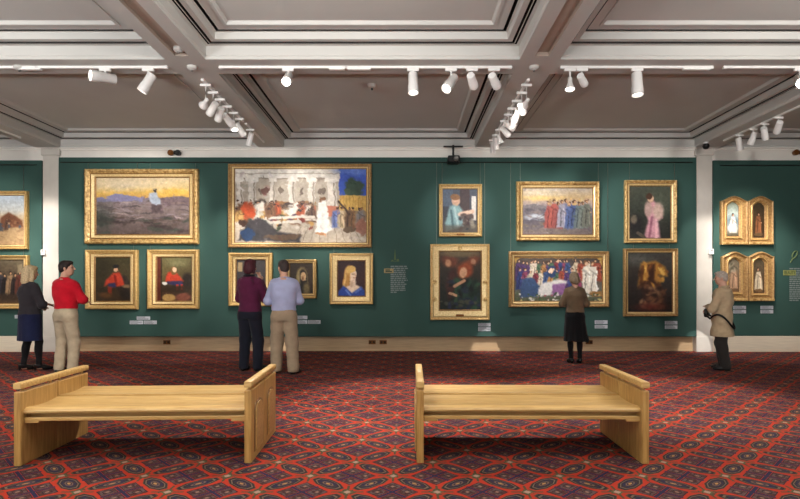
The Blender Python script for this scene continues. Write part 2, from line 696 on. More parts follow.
# green boards the pictures hang on
mb = MB()
mb.box(XP[1] + .01, XP[2] - .01, PY, PY + .13, ZBT, ZT, .005)
struct(mb.build('wall_panel_middle', M['green']))
mb = MB()
mb.box(XL, XP[0] - .01, PY, PY + .05, ZBT + .012, ZS, .005)
struct(mb.build('wall_panel_left', M['green']))
mb = MB()
mb.box(XP[3] + .01, XR, PY, PY + .05, ZBT + .012, ZS, .005)
struct(mb.build('wall_panel_right', M['green']))

# picture rails
for (a_, b_, y_, lab) in ((XL + .2, wx(37, PY), 165, 'thin dark picture rail above the two paintings at the far left'),
                          (wx(61, PY), wx(692, PY), 162.4, 'long thin dark picture rail along the top of the wide green wall'),
                          (wx(720, PY), XR - .2, 165.5, 'thin dark picture rail above the arched gilt panels')):
    t = thing('picture_rail', lab, 'picture rail', ((a_ + b_) / 2, PY, wz(y_, PY)))
    h = (b_ - a_) / 2
    mb = MB()
    mb.tube([(-h, -.014, 0), (h, -.014, 0)], .011, 8)
    mb.build('bar', M['rail'], t, 40)
    n = max(3, int((b_ - a_) / 1.4))
    for k in range(n):
        x = -h + .1 + (2 * h - .2) * k / (n - 1)
        mb = MB()
        mb.box(x - .009, x + .009, -.016, -.001, -.014, .014, .003)
        mb.build('bracket', M['rail'], t)

# ------------------------------------------------------------------ the paintings


def slin(c):
    c = np.asarray(c, float) / 255.0
    return np.where(c <= .04045, c / 12.92, ((c + .055) / 1.055) ** 2.4)


class Canvas:
    """brush strokes on a grid of paint dabs; coordinates 0..1 across and 0..1 down"""

    def __init__(s, wm, hm, nx, ny, base, seed=1):
        s.wm, s.hm, s.nx, s.ny = wm, hm, nx, ny
        s.rng = np.random.RandomState(seed)
        s.X, s.Y = np.meshgrid(np.linspace(0, 1, nx + 1), np.linspace(0, 1, ny + 1))
        s.asp = wm / hm
        s.C = np.zeros((ny + 1, nx + 1, 3)) + np.asarray(base, float)
        k = .02 if nx > 110 else .011
        s.jx, s.jy = s.noise(9, k) + s.noise(24, k * .5), s.noise(9, k) + s.noise(24, k * .5)

    def noise(s, f, amp):
        out = np.zeros_like(s.X)
        for o in range(3):
            fx, fy = max(2, int(f * s.asp * 2 ** o)), max(2, int(f * 2 ** o))
            g = s.rng.rand(fy + 2, fx + 2) - .5
            x, y = s.X * fx, s.Y * fy
            i, j = np.minimum(x.astype(int), fx - 1), np.minimum(y.astype(int), fy - 1)
            u, v = x - i, y - j
            u, v = u * u * (3 - 2 * u), v * v * (3 - 2 * v)
            out += ((g[j, i] * (1 - u) + g[j, i + 1] * u) * (1 - v) + (g[j + 1, i] * (1 - u) + g[j + 1, i + 1] * u) * v) * .6 ** o
        return out * amp * 1.4

    def mix(s, m, col):
        m = np.clip(m, 0, 1)[..., None]
        s.C = s.C * (1 - m) + np.asarray(col, float) * m

    def grad(s, stops):
        ys = [a for a, _ in stops]
        for k in range(3):
            s.C[..., k] = np.interp(s.Y + s.jy * 1.5, ys, [c[k] for _, c in stops])

    def ell(s, cx, cy, rx, ry, col, rot=0, soft=.25, op=1):
        x, y = (s.X + s.jx - cx) * s.asp, s.Y + s.jy - cy
        c, n = math.cos(rot), math.sin(rot)
        d = np.sqrt(((x * c + y * n) / (rx * s.asp)) ** 2 + ((-x * n + y * c) / ry) ** 2)
        s.mix((1 + soft / 2 - d) / soft * op, col)

    def poly(s, pts, col, soft=.012, op=1):
        x, y = s.X + s.jx * .6, s.Y + s.jy * .6
        ins = np.zeros(x.shape, bool)
        dm = np.full(x.shape, 9.0)
        n = len(pts)
        for i in range(n):
            (x0, y0), (x1, y1) = pts[i], pts[(i + 1) % n]
            if y0 != y1:
                ins ^= ((y0 > y) != (y1 > y)) & (x < (x1 - x0) * (y - y0) / (y1 - y0) + x0)
            dx, dy = (x1 - x0) * s.asp, y1 - y0
            t = np.clip(((x - x0) * s.asp * dx + (y - y0) * dy) / (dx * dx + dy * dy + 1e-9), 0, 1)
            dm = np.minimum(dm, np.hypot((x - x0) * s.asp - t * dx, y - y0 - t * dy))
        sd = np.where(ins, dm, -dm)
        s.mix((sd / soft + .5) * op if op == 1 else np.clip(sd / soft + .5, 0, 1) * op, col)

    def rect(s, x0, y0, x1, y1, col, soft=.012, op=1):
        s.poly([(x0, y0), (x1, y0), (x1, y1), (x0, y1)], col, soft, op)

    def line(s, x0, y0, x1, y1, w, col, op=1):
        x, y = (s.X + s.jx * .5) * s.asp, s.Y + s.jy * .5
        dx, dy = (x1 - x0) * s.asp, y1 - y0
        t = np.clip(((x - x0 * s.asp) * dx + (y - y0) * dy) / (dx * dx + dy * dy + 1e-9), 0, 1)
        d = np.hypot(x - x0 * s.asp - t * dx, y - y0 - t * dy)
        s.mix((1.3 - d / w) / .6 * op, col)

    def daubs(s, n, box, cols, rx, ry, op=.7, rot=.4):
        for _ in range(n):
            s.ell(s.rng.uniform(box[0], box[2]), s.rng.uniform(box[1], box[3]), rx * s.rng.uniform(.5, 1.4), ry * s.rng.uniform(.5, 1.4),
                  cols[s.rng.randint(len(cols))], s.rng.uniform(-rot, rot), .6, op)

    def brush(s, n, size=.03, vary=16, op=.55):
        """loose brush marks that pick up the paint under them"""
        for _ in range(n):
            x, y = s.rng.rand(), s.rng.rand()
            col = s.C[int(y * s.ny), int(x * s.nx)] + s.rng.uniform(-vary, vary) + s.rng.uniform(-5, 5, 3)
            L = size * s.rng.uniform(.6, 1.6)
            s.ell(x + s.rng.uniform(-.2, .2) * L, y + s.rng.uniform(-.2, .2) * L, L / s.asp, L * s.rng.uniform(.25, .5), col, s.rng.uniform(-1.6, 1.6), .5, op)

    def figure(s, x, y, h, robe, skin=(196, 150, 120), hair=(50, 34, 26), wide=.3):
        """a robed standing or seated figure: y is the top of the head, h its height"""
        a = 1 / s.asp
        s.poly([(x - h * .09 * a, y + h * .2), (x + h * .09 * a, y + h * .2), (x + h * wide * .5 * a, y + h * .55), (x + h * wide * .6 * a, y + h), (x - h * wide * .6 * a, y + h), (x - h * wide * .5 * a, y + h * .5)], robe, .03)
        s.line(x - h * .02 * a, y + h * .4, x - h * .06 * a, y + h * .95, h * .02, [v * .6 for v in robe], .7)
        s.line(x + h * .07 * a, y + h * .35, x + h * .1 * a, y + h * .9, h * .02, [min(255, v * 1.25) for v in robe], .6)
        v = s.rng.uniform(-.04, .04)
        s.line(x - h * .1 * a, y + h * .3, x + h * (.12 + v) * a, y + h * (.48 + v), h * .03, [q * .8 for q in robe], .8)
        s.ell(x + v * h * a, y + h * .1, h * .055 * a, h * .075, hair, v * 4)
        s.ell(x + h * (.014 + v) * a, y + h * .125, h * .034 * a, h * .048, skin, 0, .5)
        s.ell(x + h * (.13 + v) * a, y + h * (.49 + v), h * .025 * a, h * .025, skin, 0, .5)

    def build(s, parent, y, z0, shape=None):
        sp = s.noise(60, 6)[..., None] + s.noise(22, 12)[..., None]
        C = np.clip(s.C + sp * (s.C / 160 + .25), 3, 250)
        C = slin(C) * PAINT_GAIN
        nx, ny = s.nx, s.ny
        xs = (s.X - .5) * s.wm
        zs = z0 + (1 - s.Y) * s.hm
        if shape is not None:         # squeeze the top of the grid into an arch
            top = shape(np.linspace(0, 1, nx + 1))[None, :]
            zs = z0 + (1 - s.Y) * (s.hm - top)
        V = np.stack([xs, np.full_like(xs, y), zs], -1).reshape(-1, 3)
        i = np.arange(ny)[:, None] * (nx + 1) + np.arange(nx)[None, :]
        Q = np.stack([i, i + nx + 1, i + nx + 2, i + 1], -1).reshape(-1, 4)
        o = np_mesh('canvas', V, Q, M['paint'], parent, smooth=False)
        at = o.data.color_attributes.new('paint', 'FLOAT_COLOR', 'POINT')
        col = np.ones((len(V), 4), np.float32)
        col[:, :3] = C.reshape(-1, 3)
        at.data.foreach_set('color', col.ravel())
        # paint panel behind the surface, so the canvas has a thickness
        return o


PAINT_GAIN = 0.9
YF = 10.94        # about where the front of the frames lies


def ring_frame(outer, inner, prof, relief=0.0, freq=40.0, closed_back=True):
    """outer/inner: equal-length outlines in x,z; prof: (t, height) from the outer edge in"""
    n = len(outer)
    vs, fs = [], []
    per = [0.0]
    for i in range(1, n):
        per.append(per[-1] + math.hypot(outer[i][0] - outer[i - 1][0], outer[i][1] - outer[i - 1][1]))
    for t, h in prof:
        for i in range(n):
            x = outer[i][0] + (inner[i][0] - outer[i][0]) * t
            z = outer[i][1] + (inner[i][1] - outer[i][1]) * t
            hh = h
            if relief and .05 < t < .55 and h > .02:
                hh += relief * (math.sin(per[i] * freq) * .6 + math.sin(per[i] * freq * .5 + 1 + t * 20) * .6)
            vs.append((x, -hh, z))
    for r in range(len(prof) - 1):
        for i in range(n):
            j = (i + 1) % n
            fs.append((r * n + i, r * n + j, (r + 1) * n + j, (r + 1) * n + i))
    return vs, fs


def rect_pts(x0, x1, z0, z1, k=1):
    P = []
    for (a, b) in (((x0, z0), (x1, z0)), ((x1, z0), (x1, z1)), ((x1, z1), (x0, z1)), ((x0, z1), (x0, z0))):
        for i in range(k):
            t = i / k
            P.append((a[0] + (b[0] - a[0]) * t, a[1] + (b[1] - a[1]) * t))
    return P


PR_PLAIN = [(0, 0), (0, .05), (.06, .07), (.2, .082), (.4, .085), (.55, .076), (.7, .058), (.85, .05), (1, .048)]
PR_FLAT = [(0, 0), (0, .052), (.1, .07), (.3, .072), (.42, .056), (.55, .05), (1, .046)]
PR_DEEP = [(0, 0), (0, .05), (.05, .075), (.15, .095), (.35, .105), (.55, .1), (.72, .08), (.88, .06), (1, .05)]


def painting(name_label, o, c, painter, seed, prof=None, gold='gold', relief=0, freq=40, rods=(), plate=False, base=(60, 50, 40), density=1.9, group=None, rosettes=False, rail=True, zones=(.5, .6), slip='goldshade'):
    """o, c: outer and canvas rectangles in photo pixels (x0, y0, x1, y1)"""
    prof = prof or PR_PLAIN
    X0, X1 = wx(o[0], YF), wx(o[2], YF)
    Z0, Z1 = wz(o[3], YF), wz(o[1], YF)
    x = (X0 + X1) / 2
    t = thing('framed_painting', name_label, 'painting', (x, PY - .002, Z0), 0, group)
    a0, a1, b0, b1 = wx(c[0], YF) - x, wx(c[2], YF) - x, wz(c[3], YF) - Z0, wz(c[1], YF) - Z0
    O = rect_pts(X0 - x, X1 - x, 0, Z1 - Z0, 60 if relief else 1)
    I = rect_pts(a0, a1, b0, b1, 60 if relief else 1)
    # the frame proper covers the outer 4/5, the slip the rest
    def part(k_):
        return [(p[0] + (q[0] - p[0]) * k_, p[1] + (q[1] - p[1]) * k_) for p, q in zip(O, I)]
    S0, S1, S = part(zones[0]), part(zones[1]), part(.86)
    hi = prof[-1][1]
    vs, fs = ring_frame(O, S0, prof, relief, freq)
    mb = MB()
    mb.add(vs, fs)
    fr = mb.build('frame', M[gold], t, 28 if not relief else 60)
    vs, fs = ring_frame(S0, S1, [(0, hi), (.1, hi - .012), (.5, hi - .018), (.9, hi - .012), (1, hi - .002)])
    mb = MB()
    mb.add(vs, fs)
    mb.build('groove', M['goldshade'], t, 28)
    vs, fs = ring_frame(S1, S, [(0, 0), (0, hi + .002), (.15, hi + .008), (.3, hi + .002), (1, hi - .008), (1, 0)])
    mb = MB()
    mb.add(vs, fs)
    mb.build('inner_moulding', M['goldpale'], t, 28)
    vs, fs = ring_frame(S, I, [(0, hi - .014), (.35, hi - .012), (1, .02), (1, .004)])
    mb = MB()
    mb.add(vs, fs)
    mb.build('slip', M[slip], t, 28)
    if rosettes:
        wdt = a0 - (X0 - x)
        for (px_, pz_) in ((X0 - x + wdt * .45, (Z1 - Z0) * .5), (X1 - x - wdt * .45, (Z1 - Z0) * .5), (0, Z1 - Z0 - wdt * .4), (X0 - x + wdt * .45, (Z1 - Z0) * .27), (X1 - x - wdt * .45, (Z1 - Z0) * .27)):
            mb = MB()
            mm = Matrix.Translation((px_, -.05, pz_)) @ Matrix.Rotation(math.pi / 2, 4, 'X')
            mb.lathe([(.045, 0), (.045, .008), (.03, .016), (.018, .012), (.012, .022), (.004, .024)], 16, 0, mm)
            mb.build('rosette', M['goldor'], fr, 40)
    wm, hm = a1 - a0, b1 - b0
    npx = (c[2] - c[0]) * density
    cv = Canvas(wm, hm, int(npx), int(npx * hm / wm), base, seed)
    painter(cv)
    big = c[2] - c[0] > 60
    cv.brush(170 if big else 70, .032 if big else .022)
    co = cv.build(t, -.012, b0)
    co.location.x = (a0 + a1) / 2
    mb = MB()
    mb.box(X0 - x + .02, X1 - x - .02, -.0115, -.001, .02, Z1 - Z0 - .02)
    mb.build('backing_board', M['dark'], t)
    if plate:
        mb = MB()
        zc = b0 * .45
        mb.prism([(-.075, zc - .022), (.075, zc - .022), (.085, zc), (.075, zc + .022), (-.075, zc + .022), (-.085, zc)], -.062, -.04, 0, None, .004)
        mb.build('nameplate', M['brass'], t)
    for rx in rods:
        ztop = wz(rx[1], PY) - Z0 - .018
        mb = MB()
        xr = wx(rx[0], PY) - x
        mb.tube([(xr, -.012, (Z1 - Z0) - .06), (xr, -.012, ztop)], .006, 6)
        mb.build('hanging_rod', M['rod'], t, 40)
    return t


def p_sunset(c):
    c.grad([(0, (204, 184, 150)), (.16, (214, 188, 134)), (.28, (216, 176, 92)), (.335, (204, 156, 88)), (.35, (128, 116, 128)), (.45, (138, 122, 122)), (.7, (122, 106, 102)), (1, (88, 74, 70))])
    c.ell(.3, .12, .4, .1, (214, 200, 176), 0, 1, .5)
    c.ell(.85, .27, .22, .07, (224, 180, 84), 0, 1, .8)
    c.poly([(0, .34), (.1, .33), (.2, .27), (.3, .3), (.42, .33), (.5, .36), (.5, .42), (0, .42)], (136, 132, 164))
    c.poly([(.62, .37), (.8, .33), (1, .34), (1, .5), (.6, .48)], (118, 100, 104))
    c.daubs(90, (0, .4, 1, .8), [(150, 136, 138), (96, 82, 86), (170, 152, 148), (84, 76, 74), (128, 110, 106)], .08, .014, .6, .2)
    c.daubs(30, (0, .7, 1, 1), [(66, 54, 52), (92, 76, 70), (70, 72, 64)], .1, .03, .6, .2)
    c.ell(.05, .7, .12, .25, (60, 66, 60), 0, 1, .6)
    c.poly([(.58, .28), (.64, .24), (.69, .4), (.7, .48), (.6, .46), (.57, .36)], (176, 186, 200), .03)
    c.ell(.63, .22, .018, .04, (70, 60, 56))
    c.poly([(.6, .47), (.7, .48), (.72, .62), (.6, .62)], (88, 74, 76), .04)


def p_banquet(c):
    c.grad([(0, (210, 204, 194)), (.14, (190, 180, 166)), (.5, (160, 142, 122)), (.75, (176, 160, 142)), (1, (186, 172, 154))])
    c.rect(.0, .14, .78, .5, (176, 164, 148))
    c.rect(.3, .44, .62, .6, (150, 104, 60))
    c.rect(.0, .0, .79, .13, (222, 216, 206))
    c.line(0, .06, .79, .06, .008, (176, 166, 152))
    c.line(0, .13, .79, .13, .008, (140, 128, 112))
    c.rect(.79, 0, 1, .4, (54, 84, 178))
    c.ell(.9, .02, .12, .06, (90, 118, 196), 0, 1)
    c.ell(.91, .26, .065, .14, (52, 74, 58))
    c.ell(.86, .32, .04, .05, (66, 84, 64))
    c.rect(.79, .36, 1, .56, (206, 166, 84))
    for k in range(9):
        c.line(.8 + k * .025, .37, .8 + k * .025, .55, .004, (170, 128, 58), .6)
    c.rect(.8, .56, 1, .72, (150, 124, 92))
    for x, w_ in ((.03, .025), (.13, .03), (.285, .022), (.435, .024), (.585, .026), (.735, .034)):
        c.rect(x - w_, .15, x + w_, .62, (218, 210, 198))
        c.rect(x - w_ * 1.6, .12, x + w_ * 1.6, .17, (230, 224, 214))
        c.line(x + w_ * .6, .18, x + w_ * .6, .6, .012, (150, 138, 124), .7)
    c.rect(.56, .5, .62, .62, (186, 110, 84))
    c.rect(.71, .5, .78, .64, (190, 116, 90))
    for x in (.2, .36, .51, .66):
        c.ell(x, .3, .014, .05, (110, 96, 84))
    c.rect(0, .74, 1, 1, (188, 174, 156))
    for k in range(12):
        c.line(.5 + k * .05, .78, .45 + k * .065, 1, .005, (140, 124, 108), .6)
    c.rect(.2, .64, .62, .71, (214, 206, 192))
    c.line(.2, .71, .62, .72, .012, (110, 84, 62))
    robes = [(222, 212, 196), (176, 84, 50), (216, 206, 190), (120, 84, 60), (190, 150, 90), (96, 70, 56), (214, 206, 192), (104, 106, 92), (150, 110, 84)]
    r = c.rng
    c.daubs(40, (0, .46, .6, .66), [(96, 72, 56), (130, 98, 72), (70, 54, 46)], .03, .04, .8)
    for k in range(46):
        x = r.uniform(.0, .60)
        y = .40 + .16 * r.rand() + .03 * (x > .35)
        c.figure(x, y, .2, robes[r.randint(len(robes))], (176, 126, 98), (44, 32, 28), .55)
    c.daubs(30, (.0, .44, .6, .6), [(40, 30, 26), (60, 42, 32)], .008, .016, .9)
    for x, y in ((.07, .52), (.13, .6), (.1, .56)):
        c.ell(x, y, .035, .07, (200, 84, 44), .4, .5)
    c.ell(.24, .3, .03, .06, (104, 70, 62))
    c.ell(.43, .58, .04, .07, (232, 226, 214), 0, .5)
    c.ell(.47, .5, .025, .06, (232, 226, 214), 0, .5)
    c.ell(.2, .52, .03, .07, (226, 218, 204), 0, .5)
    c.daubs(40, (.02, .64, .6, .84), [(120, 50, 40), (196, 150, 84), (70, 78, 58), (222, 212, 198), (90, 64, 80), (54, 44, 40), (150, 116, 90)], .02, .022, .85)
    c.line(.24, .665, .6, .655, .018, (224, 216, 202))
    c.line(.22, .73, .5, .72, .02, (214, 206, 192))
    c.poly([(.02, .98), (.1, .7), (.2, .66), (.32, .84), (.5, .9), (.5, .99)], (62, 58, 60), .03)
    c.ell(.1, .9, .05, .08, (40, 62, 96), .5)
    c.ell(.06, .74, .03, .05, (70, 44, 32))
    c.ell(.36, .92, .14, .04, (96, 74, 56))
    c.poly([(.64, .46), (.69, .42), (.71, .6), (.73, .84), (.68, .88), (.61, .86), (.63, .64)], (244, 240, 232), .02)
    c.ell(.665, .41, .014, .035, (120, 80, 50))
    c.ell(.65, .88, .03, .02, (190, 140, 100))
    for x, col in ((.76, (104, 118, 170)), (.81, (200, 176, 140)), (.87, (92, 66, 46)), (.9, (120, 86, 56)), (.96, (120, 112, 110))):
        c.figure(x, .5, .3, col, (150, 104, 76))
    c.line(.79, .44, .87, .62, .014, (70, 50, 36))
    c.ell(.97, .78, .04, .1, (150, 100, 80))
    c.ell(.88, .82, .06, .04, (96, 76, 56))


def p_redcoat(c):
    c.grad([(0, (62, 56, 32)), (.5, (64, 54, 32)), (.75, (52, 40, 26)), (1, (58, 42, 26))])
    c.ell(.2, .3, .3, .4, (48, 42, 26), 0, 1, .8)
    c.ell(.78, .62, .2, .18, (40, 30, 22))
    c.poly([(.5, .36), (.68, .34), (.8, .46), (.86, .64), (.5, .68), (.34, .62), (.24, .66), (.3, .52)], (182, 60, 38), .05)
    c.line(.55, .42, .6, .62, .03, (130, 30, 22), .8)
    c.poly([(.36, .6), (.56, .58), (.6, .68), (.36, .7)], (52, 50, 84), .03)
    c.poly([(.34, .66), (.48, .68), (.46, .84), (.36, .84)], (128, 44, 26), .04)
    c.ell(.58, .28, .06, .05, (206, 160, 126))
    c.ell(.58, .205, .1, .04, (22, 20, 22))
    c.poly([(.74, .4), (.9, .42), (.94, .6), (.84, .62)], (44, 34, 28), .05)
    c.ell(.28, .86, .2, .06, (92, 62, 34), 0, .8)
    c.ell(.85, .86, .16, .12, (34, 26, 20), 0, .6)
    c.ell(.9, .66, .12, .04, (116, 92, 66), 0, .8)


def p_redseat(c):
    c.grad([(0, (96, 88, 54)), (.5, (92, 78, 46)), (.7, (62, 48, 28)), (1, (74, 46, 32))])
    c.rect(0, 0, .1, 1, (88, 40, 26))
    c.line(.12, 0, .12, 1, .014, (44, 30, 20))
    c.ell(.6, .12, .3, .1, (122, 116, 78), 0, 1, .8)
    c.ell(.88, .55, .16, .2, (44, 34, 26), 0, .5)
    c.poly([(.32, .34), (.5, .3), (.66, .44), (.76, .54), (.56, .58), (.24, .56), (.26, .44)], (194, 64, 40), .05)
    c.poly([(.3, .54), (.72, .54), (.76, .62), (.6, .66), (.28, .6)], (56, 48, 84), .03)
    c.rect(.55, .62, .62, .76, (206, 58, 36))
    c.rect(.68, .62, .74, .76, (206, 58, 36))
    c.ell(.48, .3, .09, .1, (120, 84, 46))
    c.ell(.5, .28, .06, .06, (226, 188, 152))
    c.ell(.22, .6, .07, .04, (230, 224, 214))
    c.poly([(.1, .64), (.9, .66), (.94, .8), (.1, .8)], (52, 38, 24), .04, .8)
    c.ell(.34, .93, .2, .08, (178, 142, 84), 0, .3)
    c.ell(.76, .92, .22, .09, (128, 74, 56), 0, .4)


def p_interior(c):
    c.grad([(0, (58, 52, 50)), (.5, (52, 46, 48)), (1, (60, 52, 54))])
    c.rect(.04, .06, .2, .3, (150, 128, 92))
    c.figure(.8, .28, .4, (220, 210, 196))
    c.figure(.4, .3, .5, (84, 64, 60))
    c.ell(.75, .8, .3, .2, (80, 74, 84), 0, .8)


def p_hooded(c):
    c.grad([(0, (50, 38, 26)), (.6, (58, 44, 30)), (1, (44, 34, 24))])
    c.ell(.52, .55, .26, .42, (150, 130, 84))
    c.ell(.56, .6, .2, .4, (34, 26, 20))
    c.ell(.58, .44, .12, .15, (206, 166, 120))
    c.poly([(.3, .5), (.42, .3), (.44, .6), (.4, 1), (.16, 1)], (168, 148, 100), .06)
    c.ell(.56, .5, .05, .08, (126, 82, 54), 0, .6, .6)
    c.ell(.72, .85, .14, .2, (120, 104, 68), 0, .8)


def p_bluelady(c):
    c.grad([(0, (44, 24, 26)), (.5, (58, 30, 30)), (1, (48, 28, 30))])
    c.ell(.42, .4, .2, .27, (204, 156, 84))
    c.ell(.3, .58, .13, .22, (182, 130, 64), .2)
    c.line(.28, .4, .22, .72, .03, (224, 180, 104), .8)
    c.poly([(.44, .5), (.64, .48), (.66, .68), (.9, .76), (.72, .86), (.52, .94), (.34, .84), (.3, .74), (.44, .68)], (230, 202, 176), .05)
    c.ell(.57, .4, .115, .15, (236, 206, 178), .15)
    c.ell(.47, .24, .19, .1, (220, 176, 98), -.2)
    c.ell(.5, .66, .06, .12, (196, 158, 130), .3, .8, .6)
    c.line(.63, .36, .66, .43, .02, (206, 164, 138), .7)
    c.line(.5, .38, .6, .37, .012, (120, 84, 66), .7)
    c.poly([(.02, .86), (.2, .7), (.34, .8), (.52, .92), (.74, .8), (.86, .72), (.98, .84), (1, 1), (0, 1)], (44, 70, 150), .05)
    c.line(.3, .84, .46, .98, .03, (96, 124, 194), .8)
    c.line(.66, .9, .84, .8, .03, (84, 110, 184), .8)
    c.line(.58, .48, .65, .47, .014, (176, 96, 84), .7)


def p_artist(c):
    c.grad([(0, (66, 72, 84)), (.5, (60, 62, 70)), (1, (84, 78, 72))])
    c.rect(.5, 0, .78, .9, (60, 42, 40))
    c.rect(.0, .0, .3, .4, (78, 90, 104))
    c.rect(.84, .16, .97, .72, (212, 206, 196))
    c.poly([(.2, .4), (.42, .34), (.56, .46), (.6, .62), (.6, .86), (.1, .98), (.06, .8)], (134, 168, 168), .05)
    c.line(.5, .58, .86, .52, .05, (220, 184, 158))
    c.line(.24, .5, .3, .9, .03, (84, 112, 116), .7)
    c.line(.34, .44, .44, .84, .03, (176, 202, 200), .7)
    c.ell(.38, .27, .12, .12, (212, 168, 136))
    c.ell(.36, .18, .14, .07, (134, 92, 54))
    c.rect(.0, .84, 1, 1, (92, 84, 72), .06, .7)
    c.daubs(16, (.5, .55, .9, .95), [(140, 130, 112), (84, 66, 60), (52, 48, 52)], .06, .05, .7)


def p_foliage(c):
    c.grad([(0, (64, 50, 36)), (.3, (50, 42, 32)), (1, (24, 30, 24))])
    c.ell(.25, .16, .2, .11, (104, 54, 34), .3, .8)
    c.ell(.82, .14, .14, .09, (110, 58, 36), -.3, .8)
    c.ell(.5, .04, .5, .05, (100, 84, 56), 0, .8)
    c.ell(.2, .2, .07, .065, (182, 130, 96), 0, .6)
    c.ell(.82, .18, .06, .06, (168, 120, 90), 0, .6)
    c.ell(.62, .32, .19, .15, (146, 68, 36), .4, .6)
    c.ell(.57, .36, .085, .09, (216, 164, 126), .2, .4)
    c.poly([(.22, .36), (.36, .28), (.46, .56), (.42, .82), (.22, .84), (.14, .6)], (66, 34, 28), .06)
    c.poly([(.42, .5), (.76, .46), (.94, .66), (.98, .9), (.4, .9)], (32, 58, 42), .08)
    c.daubs(40, (.3, .5, 1, 1), [(24, 40, 30), (42, 70, 48), (30, 40, 56), (20, 24, 22)], .1, .05, .7, 1.4)
    c.line(.36, .6, .6, .5, .026, (190, 142, 108))
    c.line(.24, .72, .4, .76, .022, (196, 150, 114))
    c.daubs(24, (0, .84, 1, 1), [(40, 46, 40), (70, 70, 56), (34, 40, 64)], .05, .03, .8)


def p_procession(c):
    c.grad([(0, (176, 164, 150)), (.2, (190, 162, 118)), (.32, (170, 150, 140)), (.42, (110, 104, 110)), (.7, (92, 86, 94)), (1, (120, 106, 104))])
    c.ell(.2, .1, .3, .08, (206, 190, 160), 0, 1, .8)
    c.ell(.3, .22, .3, .05, (220, 188, 120), 0, 1, .8)
    c.poly([(0, .38), (.15, .32), (.3, .38), (.4, .46), (0, .5)], (118, 110, 112))
    c.ell(.2, .62, .16, .06, (180, 184, 190), 0, .8)
    c.daubs(40, (0, .45, 1, 1), [(96, 88, 94), (130, 116, 112), (80, 76, 82), (112, 100, 88)], .07, .03, .5)
    for x, col in ((.38, (156, 82, 76)), (.44, (166, 86, 76)), (.5, (146, 80, 76)), (.6, (116, 116, 146)), (.56, (150, 146, 158)), (.67, (84, 100, 142)), (.73, (74, 88, 128)), (.8, (96, 108, 112)), (.86, (116, 124, 116)), (.92, (104, 106, 96))):
        c.figure(x, .24 + .03 * math.sin(x * 40), .62, col, (196, 152, 116), (84, 58, 40), .3)
    c.daubs(18, (.36, .2, .92, .34), [(206, 168, 110), (120, 84, 60), (180, 150, 110)], .02, .03, .8)
    c.ell(.5, .92, .4, .05, (120, 106, 100), 0, 1, .8)


def p_crowd(c):
    c.grad([(0, (70, 62, 56)), (.4, (84, 70, 64)), (.75, (96, 96, 84)), (1, (84, 88, 66))])
    robes = [(112, 44, 52), (52, 62, 110), (70, 96, 72), (206, 190, 166), (128, 60, 84), (150, 70, 50), (60, 80, 120), (196, 180, 150), (80, 54, 96), (168, 120, 70)]
    r = c.rng
    for k in range(20):
        c.figure(.05 + .9 * k / 19 + r.uniform(-.015, .015), .02 + r.uniform(0, .07), .5, robes[r.randint(len(robes))], (206, 164, 130), (70, 48, 36), .26)
    for k in range(12):
        c.figure(.06 + .66 * k / 11, .2 + r.uniform(0, .08), .5, robes[(k * 3 + 1) % 10], (206, 164, 130), (76, 50, 36), .3)
    c.ell(.42, .34, .06, .14, (40, 58, 92))
    c.ell(.42, .32, .03, .06, (226, 190, 160))
    c.poly([(.3, .62), (.5, .5), (.62, .56), (.5, .84), (.22, .9)], (214, 208, 200), .05)
    c.poly([(.08, .5), (.2, .46), (.28, .66), (.26, .9), (.06, .92)], (58, 78, 110), .04)
    c.poly([(.44, .62), (.58, .6), (.6, .86), (.42, .88)], (140, 96, 140), .04)
    for x in (.82, .9):
        c.figure(x, .06, .78, (222, 212, 194), (210, 170, 136), (110, 76, 48), .22)
    c.rect(.86, .78, 1, .9, (150, 108, 60))
    c.daubs(70, (0, .82, 1, 1), [(220, 214, 204), (84, 100, 66), (150, 90, 90), (60, 76, 54), (190, 180, 120)], .014, .02, .9)
    # gilt spandrels cut the two upper corners to an arch
    c.poly([(0, 0), (.075, 0), (.028, .08), (0, .22)], (188, 150, 80), .01)
    c.poly([(1, 0), (.925, 0), (.972, .08), (1, .22)], (188, 150, 80), .01)
    c.rect(0, 0, 1, .025, (150, 112, 56))


def p_pink(c):
    c.grad([(0, (74, 78, 66)), (.5, (52, 56, 48)), (1, (44, 44, 40))])
    c.ell(.75, .3, .3, .3, (78, 84, 70), 0, 1, .8)
    c.ell(.15, .75, .18, .2, (36, 34, 34), 0, .6)
    c.poly([(.44, .32), (.6, .28), (.76, .44), (.8, .6), (.7, .66), (.76, 1), (.34, 1), (.46, .66), (.4, .5)], (206, 150, 160), .05)
    c.ell(.7, .48, .13, .16, (202, 172, 158), 0, .5)
    c.ell(.46, .44, .1, .15, (186, 156, 146), 0, .5)
    c.line(.55, .6, .48, 1, .025, (156, 100, 116), .7)
    c.line(.66, .66, .66, 1, .03, (228, 180, 186), .7)
    c.ell(.52, .24, .08, .07, (216, 176, 146))
    c.ell(.48, .19, .08, .06, (74, 50, 36))
    c.line(.2, .9, .36, .98, .03, (90, 80, 70))
    c.ell(.1, .64, .08, .08, (110, 100, 84), 0, .7)


